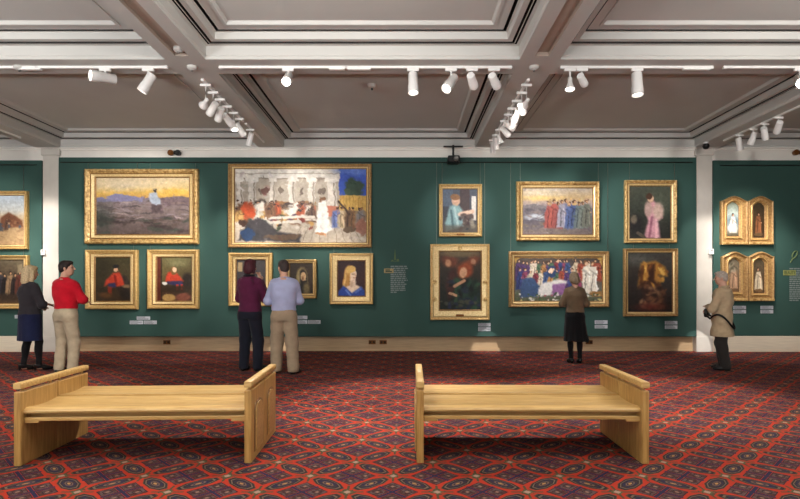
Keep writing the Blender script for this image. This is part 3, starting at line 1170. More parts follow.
def p_draped(c):
    c.grad([(0, (62, 60, 54)), (.3, (56, 50, 44)), (1, (34, 26, 24))])
    c.ell(.2, .12, .3, .1, (84, 84, 78), 0, 1, .7)
    c.ell(.8, .4, .2, .3, (52, 50, 48), 0, 1, .8)
    c.poly([(.3, .18), (.62, .14), (.84, .24), (.9, .4), (.7, .38), (.62, .52), (.4, .5), (.22, .56), (.26, .36)], (176, 122, 52), .06)
    c.poly([(.44, .2), (.62, .18), (.6, .5), (.48, .66), (.44, .4)], (62, 34, 22), .05)
    c.line(.34, .24, .3, .5, .03, (110, 66, 30), .8)
    c.line(.72, .26, .8, .36, .03, (226, 180, 92), .8)
    c.line(.4, .22, .38, .44, .02, (220, 170, 84), .8)
    c.poly([(.3, .5), (.62, .48), (.84, .66), (.84, .96), (.36, .96), (.34, .7)], (66, 40, 32), .08)
    c.daubs(34, (.3, .5, .85, .95), [(112, 74, 50), (52, 34, 28), (134, 100, 74), (92, 60, 40)], .1, .035, .7, 1)
    c.daubs(16, (.25, .18, .9, .56), [(204, 150, 70), (120, 72, 34), (80, 48, 28), (186, 130, 60)], .07, .05, .6, 1.4)
    c.ell(.5, .92, .35, .06, (96, 36, 28), 0, 1, .6)


def p_plain(c):
    c.grad([(0, (176, 190, 204)), (.3, (198, 200, 196)), (.42, (196, 178, 150)), (.6, (176, 148, 110)), (1, (160, 130, 94))])
    c.poly([(.5, .45), (.66, .34), (.8, .4), (.95, .5), (.98, .64), (.5, .66)], (120, 78, 56), .04)
    c.daubs(20, (.5, .5, 1, .7), [(150, 108, 80), (90, 60, 46), (190, 160, 130), (80, 84, 92)], .04, .03, .8)
    c.daubs(16, (0, .7, 1, 1), [(180, 150, 110), (140, 112, 80)], .1, .02, .6)
    c.figure(.62, .46, .24, (90, 66, 54))


def p_gather(c):
    c.grad([(0, (92, 82, 64)), (.5, (74, 58, 44)), (1, (84, 64, 46))])
    for k, col in enumerate(((40, 32, 30), (110, 70, 48), (60, 56, 60), (36, 30, 30), (150, 120, 90), (44, 36, 34), (90, 50, 40))):
        c.figure(.3 + k * .1, .24 + .05 * (k % 2), .56, col, (190, 146, 110), (40, 30, 24), .34)
    c.ell(.7, .86, .3, .08, (60, 46, 36), 0, .8)
    c.rect(.86, .1, .97, .3, (130, 116, 90), .02, .8)


def p_arch_pale(c):
    c.grad([(0, (120, 128, 112)), (.3, (166, 178, 172)), (.5, (110, 128, 134)), (.75, (160, 162, 154)), (1, (84, 74, 54))])
    c.figure(.55, .3, .6, (210, 206, 196))
    c.ell(.4, .75, .3, .1, (210, 216, 214), 0, .8)


def p_arch_dark(c):
    c.grad([(0, (62, 52, 36)), (.5, (70, 52, 34)), (1, (60, 44, 30))])
    c.figure(.5, .26, .6, (132, 84, 54), wide=.26)
    c.ell(.5, .9, .4, .05, (100, 76, 50))


def p_arch_warm(c):
    c.grad([(0, (120, 110, 92)), (.5, (128, 104, 80)), (1, (104, 76, 52))])
    c.figure(.52, .2, .7, (176, 140, 112), wide=.3)
    c.daubs(12, (0, .1, 1, .4), [(150, 140, 120), (90, 84, 66)], .2, .05, .6)


def p_arch_white(c):
    c.grad([(0, (86, 76, 58)), (.5, (84, 66, 48)), (1, (80, 58, 40))])
    c.figure(.48, .24, .66, (206, 188, 160), wide=.32)
    c.ell(.5, .92, .4, .05, (120, 92, 62))


painting('very wide sunset landscape of a rocky moor in a broad carved gilt frame', (84.6, 168.8, 198.2, 244), (95.2, 177.5, 188.2, 234), p_sunset, 3,
         PR_DEEP, 'goldor', .006, 55, ((88.5, 162.4), (196, 162.4), (137.5, 162.4), (150.5, 162.4)))
painting('largest painting, a white-columned banquet crowd with a strip of blue sky', (228, 163.7, 371.6, 247.4), (234.4, 168.6, 366, 242.2), p_banquet, 5, PR_PLAIN, 'goldbr', rail=False)
painting('painting of a figure in a red coat and black hat on dark brown', (85, 249.8, 137.6, 309.4), (94.5, 257.4, 129, 301), p_redcoat, 7, PR_PLAIN, rods=((88.5, 244),  (134, 244)))
painting('painting of a red-coated seated figure with a reddish strip at its left', (147, 249.5, 198.5, 309), (156.2, 257.4, 190.7, 300.8), p_redseat, 8, PR_PLAIN, rods=((150.5, 244), (195, 244)))
painting('gilt-framed dark interior painting partly hidden by the woman in maroon', (228.4, 252.8, 272.4, 306.2), (236, 260, 264.8, 298.4), p_interior, 9, PR_PLAIN, rods=((232, 247), (270, 247)))
painting('smallest painting, a dark portrait of a hooded woman in a thin gilt frame', (285.5, 259.4, 316.4, 298.5), (289.6, 263.3, 312.4, 293.2), p_hooded, 10, PR_PLAIN)
painting('portrait of a golden-haired woman in a blue robe on dark red', (329.6, 253.2, 373, 304.2), (337.8, 261, 364.8, 296), p_bluelady, 11, PR_FLAT, zones=(.3, .36), rods=((334, 247), (371, 247)))
painting('painting of a woman in pale teal reaching towards a white canvas', (439, 184, 482.2, 236.7), (443, 188.8, 477.4, 232), p_artist, 12, PR_PLAIN, rods=((442, 162.4), (480, 162.4)), plate=True)
painting('dark green painting of red-haired figures in a wide flat gilt frame', (430.3, 244, 489.6, 320), (440, 251.4, 481, 309.6), p_foliage, 13, PR_FLAT, 'gold', plate=True, rosettes=True, zones=(.26, .32), rods=((436.5, 162.4), (484.5, 162.4)))
painting('painting of robed figures in red and blue in a carved scrolling gilt frame', (516.5, 181.4, 599.2, 240.8), (523.5, 188, 593.2, 234.2), p_procession, 14, PR_DEEP, 'goldor', .009, 70, ((520, 162.4), (598, 162.4)))
painting('wide crowded many-coloured painting with rounded top corners behind the woman in brown', (509, 251.2, 609.2, 307.2), (515, 257, 602.8, 301), p_crowd, 15, PR_PLAIN, 'goldbr', rods=((510.5, 162.4), (607.5, 162.4)))
painting('portrait of a woman in a pink dress seen from behind in a ribbed gilt frame', (625, 180, 677, 242.9), (630.6, 186, 671.4, 238), p_pink, 16, PR_PLAIN, 'goldor', .006, 60, ((629, 162.4), (674, 162.4), ))
painting('dark painting of ochre and brown drapery hanging below the pink-dress portrait', (624, 248.5, 678, 316.4), (629, 252.8, 673, 311.8), p_draped, 17, PR_PLAIN, 'goldbr', rods=((633, 243), (669, 243)))
painting('pale desert landscape in a gilt frame at the upper left edge', (-30, 190.8, 27.3, 249.2), (-25, 195.5, 22.8, 244.5), p_plain, 18, PR_PLAIN, 'gold', rods=((24, 165), (-22, 165)))
painting('brown painting of gathered people in a gilt frame at the lower left edge', (-30, 255.2, 28, 309), (-24, 260, 22.2, 303.2), p_gather, 19, PR_PLAIN, 'gold', rods=((24, 249), (-22, 249)))


# four arched panels at the far right
def arched_panel(label, o, c, painter, seed):
    X0, X1 = wx(o[0], YF), wx(o[2], YF)
    Z0, Z1 = wz(o[3], YF), wz(o[1], YF)
    x = (X0 + X1) / 2
    t = thing('arched_painting', label, 'painting', (x, PY - .002, Z0), 0, 'arched gilt panels at the far right')
    hw, H = (X1 - X0) / 2, Z1 - Z0
    N = 24

    def outline(hw_, zb, zs, rise, cxx=0, sharp=1.0):
        P = [(cxx - hw_, zb), (cxx + hw_, zb)]
        for i in range(N + 1):
            s = 1 - 2 * i / N
            P.append((cxx + hw_ * s, zs + rise * max(0, math.cos(s * math.pi / 2)) ** sharp))
        return P
    a0, a1, b0, b1 = wx(c[0], YF) - x, wx(c[2], YF) - x, wz(c[3], YF) - Z0, wz(c[1], YF) - Z0
    O = outline(hw, 0, H - .1, .1, 0, 1.6)
    cxx, hh = (a0 + a1) / 2, (a1 - a0) / 2
    I = outline(hh, b0, b1 - .09, .09, cxx, .8)
    vs, fs = ring_frame(O, I, [(0, 0), (0, .05), (.05, .07), (.14, .08), (.24, .07), (.3, .052), (.56, .048), (.62, .056), (.7, .05), (1, .03)])
    mb = MB()
    mb.add(vs, fs)
    f = mb.build('frame', M['goldbr'], t, 28)
    # raised arched bead and the ledge along the foot
    mb = MB()
    O2 = outline(hh * 1.5, b0 - .05, b1 - .07, .11, cxx, .8)
    I2 = outline(hh * 1.3, b0 - .025, b1 - .08, .10, cxx, .8)
    vs, fs = ring_frame(O2, I2, [(0, .03), (0, .062), (.4, .07), (.8, .062), (1, .03)])
    mb.add(vs, fs)
    mb.build('bead', M['gold'], f, 28)
    mb = MB()
    mb.box(-hw + .01, hw - .01, -.085, -.03, .0, .05, .008)
    mb.build('sill', M['goldor'], t)
    cv = Canvas(a1 - a0, b1 - b0, 34, 96, (70, 60, 45), seed)
    painter(cv)
    co = cv.build(t, -.02, b0, lambda s: .09 * (1 - np.cos((s * 2 - 1) * np.pi / 2) ** .8))
    co.location.x = cxx
    mb = MB()
    mb.box(-hw + .03, hw - .03, -.015, -.001, .03, H - .12)
    mb.build('backing_board', M['dark'], t)
    return t


arched_panel('arched gilt panel with a pale bluish scene, upper left of the four', (721.2, 196, 748, 244.6), (728, 202, 739.4, 236), p_arch_pale, 21)
arched_panel('arched gilt panel with a dim brown figure, upper right of the four', (748.4, 196, 773.8, 244.6), (754, 202.5, 765.2, 237.6), p_arch_dark, 22)
arched_panel('arched gilt panel just above the old man\'s head, lower left of the four', (722, 251.6, 748.2, 301), (729.6, 258.6, 740, 291.8), p_arch_warm, 23)
arched_panel('arched gilt panel of a standing figure in cream, lower right of the four', (748.6, 251.6, 774.6, 301), (754.8, 258.8, 765.2, 293), p_arch_white, 24)

# ------------------------------------------------------------------ captions and wall texts
def caption(label, x0, y0, x1, y1, seed, group=None):
    Yp = PY
    X0, X1, Z0, Z1 = wx(x0, Yp), wx(x1, Yp), wz(y1, Yp), wz(y0, Yp)
    t = thing('caption_card', label, 'caption card', ((X0 + X1) / 2, PY - .001, Z0), 0, group or 'caption cards on the walls')
    h = (X1 - X0) / 2
    mb = MB()
    mb.box(-h, h, -.008, 0, 0, Z1 - Z0, .002)
    mb.build('card', M['card'], t)
    r = random.Random(seed)
    mb = MB()
    n = 4
    H = Z1 - Z0
    for k in range(n):
        z = H - (k + .6) * H / (n + .3)
        e = h * r.uniform(.2, .9) if k else h * .3
        mb.box(-h + .012, e, -.0095, -.007, z - H * .05, z + H * .05)
    mb.build('lettering', M['ink'], t)
    return t


caption('topmost caption card of the pyramid of three under the red-coat paintings', 136.9, 316.5, 150.2, 319.8, 1)
caption('caption card at lower left of the three under the red-coat paintings', 129.9, 320.6, 143, 324.2, 2)
caption('caption card at lower right of the three under the red-coat paintings', 143.9, 320.6, 156.9, 324.2, 3)
caption('upper caption card just right of the man in the pale blue shirt', 294.5, 315.7, 307.4, 319.2, 4)
caption('lower caption card touching the pale blue shirt man\'s hip', 294.5, 320.2, 307.4, 323.8, 5)
caption('caption card between the shirted man\'s hip and the blue-robed portrait', 308.2, 320.2, 320.6, 323.8, 6)
caption('upper caption card under the dark green painting of red-haired figures', 478.3, 323, 490.5, 326.4, 7)
caption('lower caption card under the dark green painting of red-haired figures', 478.3, 327.2, 490.5, 331, 8)
caption('upper caption card to the right of the woman in brown', 594.7, 320.4, 607.4, 324, 9)
caption('lower caption card to the right of the woman in brown', 594.7, 325, 607.4, 328.4, 10)
caption('upper caption card under the dark ochre drapery painting', 664.8, 321, 677.2, 324.5, 11)
caption('lower caption card under the dark ochre drapery painting', 664.8, 325.4, 677.2, 328.8, 12)
caption('upper caption card beside the old man\'s shoulder, under the arched panels', 733.2, 305.8, 745.8, 309.2, 13)
caption('lower caption card beside the old man\'s shoulder, under the arched panels', 733.2, 310, 745.8, 313.4, 14)
caption('upper caption card under the lower right arched panel', 760.4, 305.8, 773, 309.2, 15)
caption('lower caption card under the lower right arched panel', 760.4, 310, 773, 313.4, 16)
caption('caption card at the far left beside the blonde woman\'s back', 15, 315, 20, 318.4, 17)


def wall_text(label, tag_r, txt_r, lines, seed, word=None):
    X = lambda p: wx(p, PY)
    x0, y0, x1, y1 = txt_r
    xo, zo = X((x0 + x1) / 2), wz(y1, PY)
    t = thing('wall_text', label, 'wall text', (xo, PY - .001, zo))
    r = random.Random(seed)
    mb = MB()
    H = wz(y0, PY) - zo
    W = X(x1) - X(x0)
    for k in range(lines):
        z = H * (1 - (k + .5) / lines)
        L = W * (r.uniform(.82, 1) if k < lines - 1 else .4)
        x = -W / 2
        while x < -W / 2 + L - .01:
            wl = min(r.uniform(.03, .09), -W / 2 + L - x)
            mb.box(x, x + wl, -.004, 0, z - H / lines * .30, z + H / lines * .30)
            x += wl + .012
    tag(mb.build('paragraph', M['lettergrey'], t), kind='stuff')
    a, b, c, d = X(tag_r[0]) - xo, X(tag_r[2]) - xo, wz(tag_r[3], PY) - zo, wz(tag_r[1], PY) - zo
    mb = MB()
    mb.box(a, b, -.012, 0, c, d, .003)
    st = mb.build('heading_sign', M['tan'] if not word else M['limes'], t)
    if word:
        cu = bpy.data.curves.new('word', 'FONT')
        cu.body = word
        cu.size = (d - c) * .92
        cu.align_x = 'CENTER'
        cu.align_y = 'CENTER'
        cu.extrude = .001
        tmp = bpy.data.objects.new('tmp', cu)
        COL.objects.link(tmp)
        dg = bpy.context.evaluated_depsgraph_get()
        me = bpy.data.meshes.new_from_object(tmp.evaluated_get(dg))
        bpy.data.objects.remove(tmp)
        me.materials.clear()
        me.materials.append(M['darkgreen'])
        ws = (b - a) * .86 / max(.01, max(v.co.x for v in me.vertices) - min(v.co.x for v in me.vertices))
        me.transform(Matrix.Rotation(math.pi / 2, 4, 'X') @ Matrix.Diagonal((ws, 1, 1, 1)))
        o = bpy.data.objects.new('lettering', me)
        COL.objects.link(o)
        o.parent = st
        o.location = ((a + b) / 2, -.0135, (c + d) / 2)
    else:
        mb = MB()
        for k in range(2):
            z = c + (d - c) * (.32 + .36 * k)
            mb.box(a + .03, b - .03 - .04 * k, -.0135, -.011, z - .012, z + .012)
        mb.build('lettering', M['darkgreen'], st)
    return t, xo, zo


M['darkgreen'] = mat('dark green ink', (42, 62, 48), .7)
M['limeicon'] = mat('olive green emblem paint', (84, 100, 62), .7)
t, xo, zo = wall_text('pale grey wall text with a tan heading sign, in the middle of the wall', (384, 268.6, 393.6, 273), (390.6, 265.4, 408, 293.2), 14, 5)
# little tower emblem above the text
mb = MB()
ex, ez = wx(395, PY) - xo, wz(261.5, PY) - zo
mb.prism([(ex - .02, ez + .03), (ex + .02, ez + .03), (ex + .012, ez + .16), (ex + .004, ez + .25), (ex - .004, ez + .25), (ex - .012, ez + .16)], -.004, 0)
mb.box(ex - .09, ex + .09, -.004, 0, ez, ez + .012)
mb.box(ex - .07, ex - .035, -.004, 0, ez + .012, ez + .035)
mb.box(ex + .035, ex + .08, -.004, 0, ez + .012, ez + .05)
mb.build('emblem', M['limeicon'], t)
t, xo, zo = wall_text('pale grey wall text with a lime heading sign at the far right', (783, 270.2, 795.6, 275.4), (789.4, 267.6, 812, 301.4), 16, 6, 'BEAUTY')
# looking-glass emblem
mb = MB()
ex, ez = wx(794.5, PY) - xo, wz(254.6, PY) - zo
ring = []
for k in range(25):
    a = 2 * math.pi * k / 24
    ring.append((ex + .055 * math.cos(a) * .8 + .03 * math.sin(a), -.004, ez + .075 * math.sin(a)))
mb.tube(ring, .012, 6)
mb.tube([(ex - .035, -.004, ez - .07), (ex - .09, -.004, ez - .17)], .014, 6)
mb.build('emblem', M['limeicon'], t, 40)

# ------------------------------------------------------------------ small fittings on the wall
for lab, px_, n in (('brass double socket in the skirting below the red-seated painting', 167, 1), ('left brass double socket of the close pair in the middle of the skirting', 372.2, 1), ('right brass double socket of the close pair in the middle of the skirting', 383.2, 1),
                    ('brass double socket in the skirting beside the woman in brown', 589, 1)):
    t = thing('floor_socket', lab, 'socket', (wx(px_, 11.16), 11.159, wz(344.2, 11.16)), 0, 'brass sockets in the skirting')
    mb = MB()
    mb.box(-.075, .075, -.012, 0, 0, .085, .004)
    mb.build('plate', M['brass'], t)
    for s in (-1, 1):
        mb = MB()
        mb.box(s * .035 - .022, s * .035 + .022, -.02, -.012, .02, .065, .003)
        mb.build('outlet', M['dark'], t)
for lab, px_, py_ in (('small white sensor box on the left stone pilaster', 43.6, 253), ('small white sensor box on the right stone pilaster', 711, 252.2)):
    t = thing('sensor_box', lab, 'sensor', (wx(px_, 11.0), 11.019, wz(py_, 11.0) - .045))
    mb = MB()
    mb.box(-.045, .045, -.05, 0, 0, .11, .008)
    mb.build('case', M['white'], t)
    mb = MB()
    mb.box(-.02, .02, -.054, -.049, .075, .095, .002)
    mb.build('lens', M['black'], t)


def twin_light(lab, px_, py_, Y):
    t = thing('emergency_light', lab, 'emergency light', (wx(px_, Y), Y + .03, wz(py_, Y)))
    mb = MB()
    mb.box(-.03, .03, -.05, .012, -.02, .05, .006)
    mb.build('bracket', M['black'], t)
    for s, m in ((-1, 'brass'), (1, 'black')):
        mm = Matrix.Translation((s * .075, -.05, 0)) @ Matrix.Rotation(math.pi / 2, 4, 'X')
        mb = MB()
        mb.lathe([(.03, -.04), (.045, -.03), (.055, 0), (.06, .03), (.06, .05), (.05, .052), (.02, .045)], 18, 0, mm)
        mb.build('lamp_head', M[m], t, 40)
        mb = MB()
        mb.tube([(0, -.02, 0), (s * .075, -.02, 0)], .012, 8)
        mb.build('arm', M['black'], t)


twin_light('small black and brass twin lamp above the sunset painting', 175.3, 153.4, 11.03)
twin_light('small black and brass twin lamp at the top of the far right wall', 798, 153, 11.03)
t = thing('projector', 'small black projector on a bracket above the painting of the woman in teal', 'projector', (wx(453.5, 10.8), 10.8, wz(165, 10.8)))
mb = MB()
mb.box(-.12, .12, -.12, .1, .03, .17, .015)
mb.build('case', M['black'], t)
mb = MB()
mb.lathe([(.05, 0), (.05, .04), (.04, .05), (.03, .045)], 18, 0, Matrix.Translation((.04, -.12, .1)) @ Matrix.Rotation(math.pi / 2, 4, 'X'))
mb.build('lens', M['grey'], t, 40)
mb = MB()
mb.box(-.02, .02, .04, .09, .17, .42, .004)
mb.box(-.2, .2, .03, .1, .38, .40, .004)
mb.box(-.015, .015, .06, .2, .372, .392, .002)
mb.build('bracket', M['black'], t)
t = thing('security_camera', 'small black ball camera under the beam at the right pilaster', 'camera', (wx(706, 10.6), 10.6, 4.22))
mb = MB()
mb.lathe([(.045, -.03), (.05, 0)], 16)
mb.build('mount', M['white'], t, 40)
mb = MB()
mb.lathe([(.01, -.14), (.04, -.13), (.06, -.1), (.065, -.07), (.05, -.035), (.03, -.03)], 18)
mb.build('dome', M['black'], t, 50)
for lab, px_, py_, Y in (('small round ceiling sprinkler in the recess of the left beam', 178.5, 52, 6.5), ('small round fitting where the left beams cross', 192, 66.5, 6.93),
                         ('small round fitting where the right beams cross', 534, 66.5, 6.93), ('small round sensor under the far left of the cross beam', 19, 63.3, 6.93)):
    t = thing('ceiling_sensor', lab, 'ceiling fitting', (wx(px_, Y), Y, 4.22 if Y > 6.6 else 4.27))
    mb = MB()
    mb.lathe([(.035, -.05), (.06, -.03), (.065, 0)], 18)
    mb.build('cover', M['ceil'], t, 40)
    mb = MB()
    mb.lathe([(.012, -.065), (.02, -.05)], 12)
    mb.build('nozzle', M['grey'], t, 40)
t = thing('ceiling_sensor', 'small dark smoke detector on the middle ceiling panel', 'ceiling fitting', (wx(372, 8.3), 8.3, 4.50))
mb = MB()
mb.lathe([(.03, -.06), (.06, -.045), (.07, 0)], 18)
mb.build('cover', M['ceil'], t, 40)
mb = MB()
mb.lathe([(.012, -.085), (.02, -.06)], 12)
mb.build('nozzle', M['black'], t, 40)

# ------------------------------------------------------------------ tracks and spotlights
YT = 6.92


def track(lab, p0, p1, feed=None):
    p0, p1 = Vector(p0), Vector(p1)
    c = (p0 + p1) / 2
    t = thing('lighting_track', lab, 'lighting track', c, math.atan2(p1.y - p0.y, p1.x - p0.x), 'lighting tracks under the ceiling beams')
    h = (p1 - p0).length / 2
    mb = MB()
    mb.box(-h, h, -.018, .018, -.03, 0, .003)
    mb.build('rail', M['white'], t)
    for s in (-1, 1):
        mb = MB()
        mb.box(s * h - .025, s * h + .025, -.02, .02, -.034, 0, .004)
        mb.build('end_cap', M['white'], t)
    if feed:
        mb = MB()
        mb.box(feed[0], feed[1], -.025, .025, -.05, -.028, .004)
        mb.build('feed_connector', M['white'], t)


def hx(px):
    return wx(px, YT)


track('white lighting track at the far left of the cross beam', (hx(-30), YT, ZB), (hx(36), YT, ZB), (.2, .5))
track('white lighting track with two spotlights left of the left main beam', (hx(38), YT, ZB), (hx(166), YT, ZB))
track('white lighting track with the dazzling lamp, left of the middle', (hx(221), YT, ZB), (hx(345), YT, ZB), (.6, .8))
track('white lighting track with four spotlights right of the middle', (hx(347), YT, ZB), (hx(510), YT, ZB), (-1.05, -.75))
track('white lighting track with three spotlights right of the right main beam', (hx(562), YT, ZB), (hx(711), YT, ZB), (.6, .95))
track('white lighting track at the far right of the cross beam', (hx(725), YT, ZB), (hx(840), YT, ZB))
BL, BR, BFL, BFR = -2.775, 1.69, -7.39, 6.23
track('white lighting track under the left main beam with a cluster of spotlights', (BL - .02, 7.35, ZB), (BL - .02, 9.15, ZB))
track('short white lighting track under the left main beam next to the wall', (BL - .02, 9.35, ZB), (BL - .02, 10.5, ZB))
track('white lighting track under the right main beam with a row of spotlights', (BR, 7.35, ZB), (BR, 10.6, ZB))
track('white lighting track under the beam at the far left edge', (BFL, 7.4, ZB), (BFL, 10.2, ZB))
track('white lighting track under the beam at the far right edge', (BFR, 7.4, ZB), (BFR, 10.4, ZB))


def spotlight(lab, x, y, aim, lamp=None, drop=.15, size=1.0, style='can', face='glow', group=None, col=(1, .93, .86)):
    """a track head hanging at x,y from a track; aim is the point it is turned to"""
    t = thing('track_spotlight', lab, 'spotlight', (x, y, ZB - .0305), 0, group or 'white track spotlights')
    piv = Vector((0, 0, -drop))
    d = (Vector(aim) - (Vector((x, y, ZB - .03)) + piv)).normalized()
    mb = MB()
    mb.box(-.075, .075, -.018, .018, -.035, 0, .005)
    mb.build('adapter', M['white'], t)
    mb = MB()
    mb.tube([(0, 0, -.03), (0, 0, -drop + .02), piv - d * .02], [.012, .012, .012], 8)
    mb.build('arm', M['white'], t, 40)
    q = d.to_track_quat('Z', 'Y').to_matrix().to_4x4()
    mm = Matrix.Translation(piv) @ q
    s = size
    mb = MB()
    if style == 'can':
        mb.lathe([(.02 * s, -.10 * s), (.045 * s, -.098 * s), (.05 * s, -.09 * s), (.052 * s, .04 * s), (.056 * s, .045 * s), (.057 * s, .13 * s), (.054 * s, .133 * s), (.05 * s, .125 * s), (.046 * s, .118 * s)], 22, 0, mm)
        fz, fr = .119, .046
    else:
        mb.lathe([(.02 * s, -.07 * s), (.028 * s, -.06 * s), (.03 * s, .0), (.036 * s, .03 * s), (.062 * s, .085 * s), (.066 * s, .1 * s), (.06 * s, .1 * s), (.056 * s, .092 * s)], 22, 0, mm)
        fz, fr = .093, .056
    mb.build('housing', M['white'], t, 40)
    mb = MB()
    mb.lathe([(fr * s, fz * s), (fr * .7 * s, fz * s + .003), (.01, fz * s + .004)], 20, 0, mm)
    mb.build('lamp_face', M[face], t, 40)
    if lamp:
        src = Vector((x, y, ZB - .03)) + piv + d * (.145 * s)
        spot('track lamp', src, aim, lamp[0], lamp[1], .7, .045, col)
    return t


def P(px, py, Y=10.95):
    return (wx(px, Y), Y, wz(py, Y))


# on the cross beam
spotlight('white spotlight lying level and turned left on the left track', hx(105), YT, (hx(60), YT - .6, 4.0), None, .12, 1.3)
spotlight('white spotlight turned down to the left near the left main beam', hx(148), YT, (-5.3, 6.6, .6), (110, 62), .17, 1.15)
spotlight('dazzling spotlight facing the viewer', hx(288), YT, (-1.5, 3.2, .9), (70, 95), .12, 1.05, 'can', 'glare')
spotlight('white spotlight pointing straight down right of the middle', hx(413), YT, (hx(413) + .1, 6.3, 0), (210, 58), .17, 1.2)
spotlight('white spotlight turned down to the left with a bright face', hx(451), YT, (.05, 6.3, 3.1), (60, 50), .175, 1.2)
spotlight('dim white spotlight, second from the right end of the middle track', hx(472), YT, P(512, 210), (45, 34), .15, 1.05)
spotlight('dim white spotlight at the right end of the middle track', hx(494), YT, P(558, 215), (60, 36), .15, 1.05)
spotlight('small white bell-shaped spotlight right of the right main beam', hx(570), YT, (hx(560), 6.6, 2.2), (50, 50), .18, 1.0, 'bell')
spotlight('small white spotlight just behind the bell-shaped one', hx(582), YT, P(650, 212), (60, 34), .14, .9)
spotlight('large white spotlight pointing straight down on the right track', hx(637), YT, (hx(640), 6.6, 0), (190, 58), .18, 1.3)
spotlight('dazzling spotlight at the right edge of the picture', hx(800), YT, (2.6, 2.0, .6), (110, 80), .15, 1.2, 'can', 'glare')
# under the left main beam, lighting the left half of the long wall
LB = [(7.45, P(141, 215), 130, 40, 'bell', 'nearest of the spotlights under the left main beam'), (7.74, P(112, 285), 70, 30, 'can', 'second nearest of the spotlights under the left main beam'),
      (8.03, P(172, 280), 60, 30, 'can', 'third nearest of the spotlights under the left main beam'), (8.35, P(300, 212), 58, 48, 'can', 'fourth nearest of the spotlights under the left main beam'),
      (8.66, P(250, 280), 45, 30, 'bell', 'fifth nearest of the spotlights under the left main beam'), (8.97, P(345, 275), 50, 32, 'can', 'sixth nearest of the spotlights under the left main beam'),
      (9.6, P(215, 300), 60, 64, 'can', 'lone white spotlight under the left main beam nearest the wall')]
for k, (y, aim, pw, sz, st, lab) in enumerate(LB):
    spotlight('white spotlight, ' + lab, BL - .02, y, aim, (pw, sz), .25 - .014 * k, 1.0, st)
RB = [(7.45, P(460, 215), 60, 30), (7.75, P(558, 212), 60, 32), (8.1, P(460, 285), 28, 26), (8.45, P(560, 282), 60, 30), (8.75, P(650, 215), 70, 30), (9.1, P(650, 285), 40, 26), (9.6, (3.2, 10.4, 0), 45, 70), (9.95, P(520, 300), 8, 40), (10.3, (1.67, 11.15, .06), 24, 9)]
NTH = ['nearest', 'second nearest', 'third nearest', 'fourth nearest', 'fifth nearest', 'sixth nearest', 'third from the wall', 'second from the wall', 'closest to the wall']
for k, (y, aim, pw, sz) in enumerate(RB):
    spotlight('white spotlight, ' + NTH[k] + ' in the row under the right main beam', BR, y, aim, (pw, sz), .25 - .014 * k, .92, 'can' if k % 3 else 'bell', col=(.97, .97, 1))
LE = [(7.95, P(10, 220), 60, 40), (8.3, P(10, 280), 45, 34), (8.65, P(50, 240), 55, 40), (9.0, P(10, 335), 50, 60)]
for k, (y, aim, pw, sz) in enumerate(LE):
    spotlight('white spotlight at the far left edge, ' + ['nearest of four', 'second of four from the viewer', 'third of four from the viewer', 'farthest of four'][k], BFL, y, aim, (pw, sz), .16, 1.05, 'can')
RE = [(7.9, P(748, 280), 36, 36), (8.9, P(748, 220), 22, 36), (9.25, P(790, 280), 40, 34), (9.55, P(704, 250), 36, 36), (9.95, (7.6, 11.0, .5), 60, 70)]
for k, (y, aim, pw, sz) in enumerate(RE):
    spotlight('white spotlight under the far right beam, ' + ['nearest the viewer, apart from the rest', 'first of the four near the wall', 'second of the four near the wall', 'third of the four near the wall', 'closest to the wall'][k], BFR, y, aim, (pw, sz), .16, 1.0, 'bell' if k == 0 else 'can')

# ------------------------------------------------------------------ the two oak benches


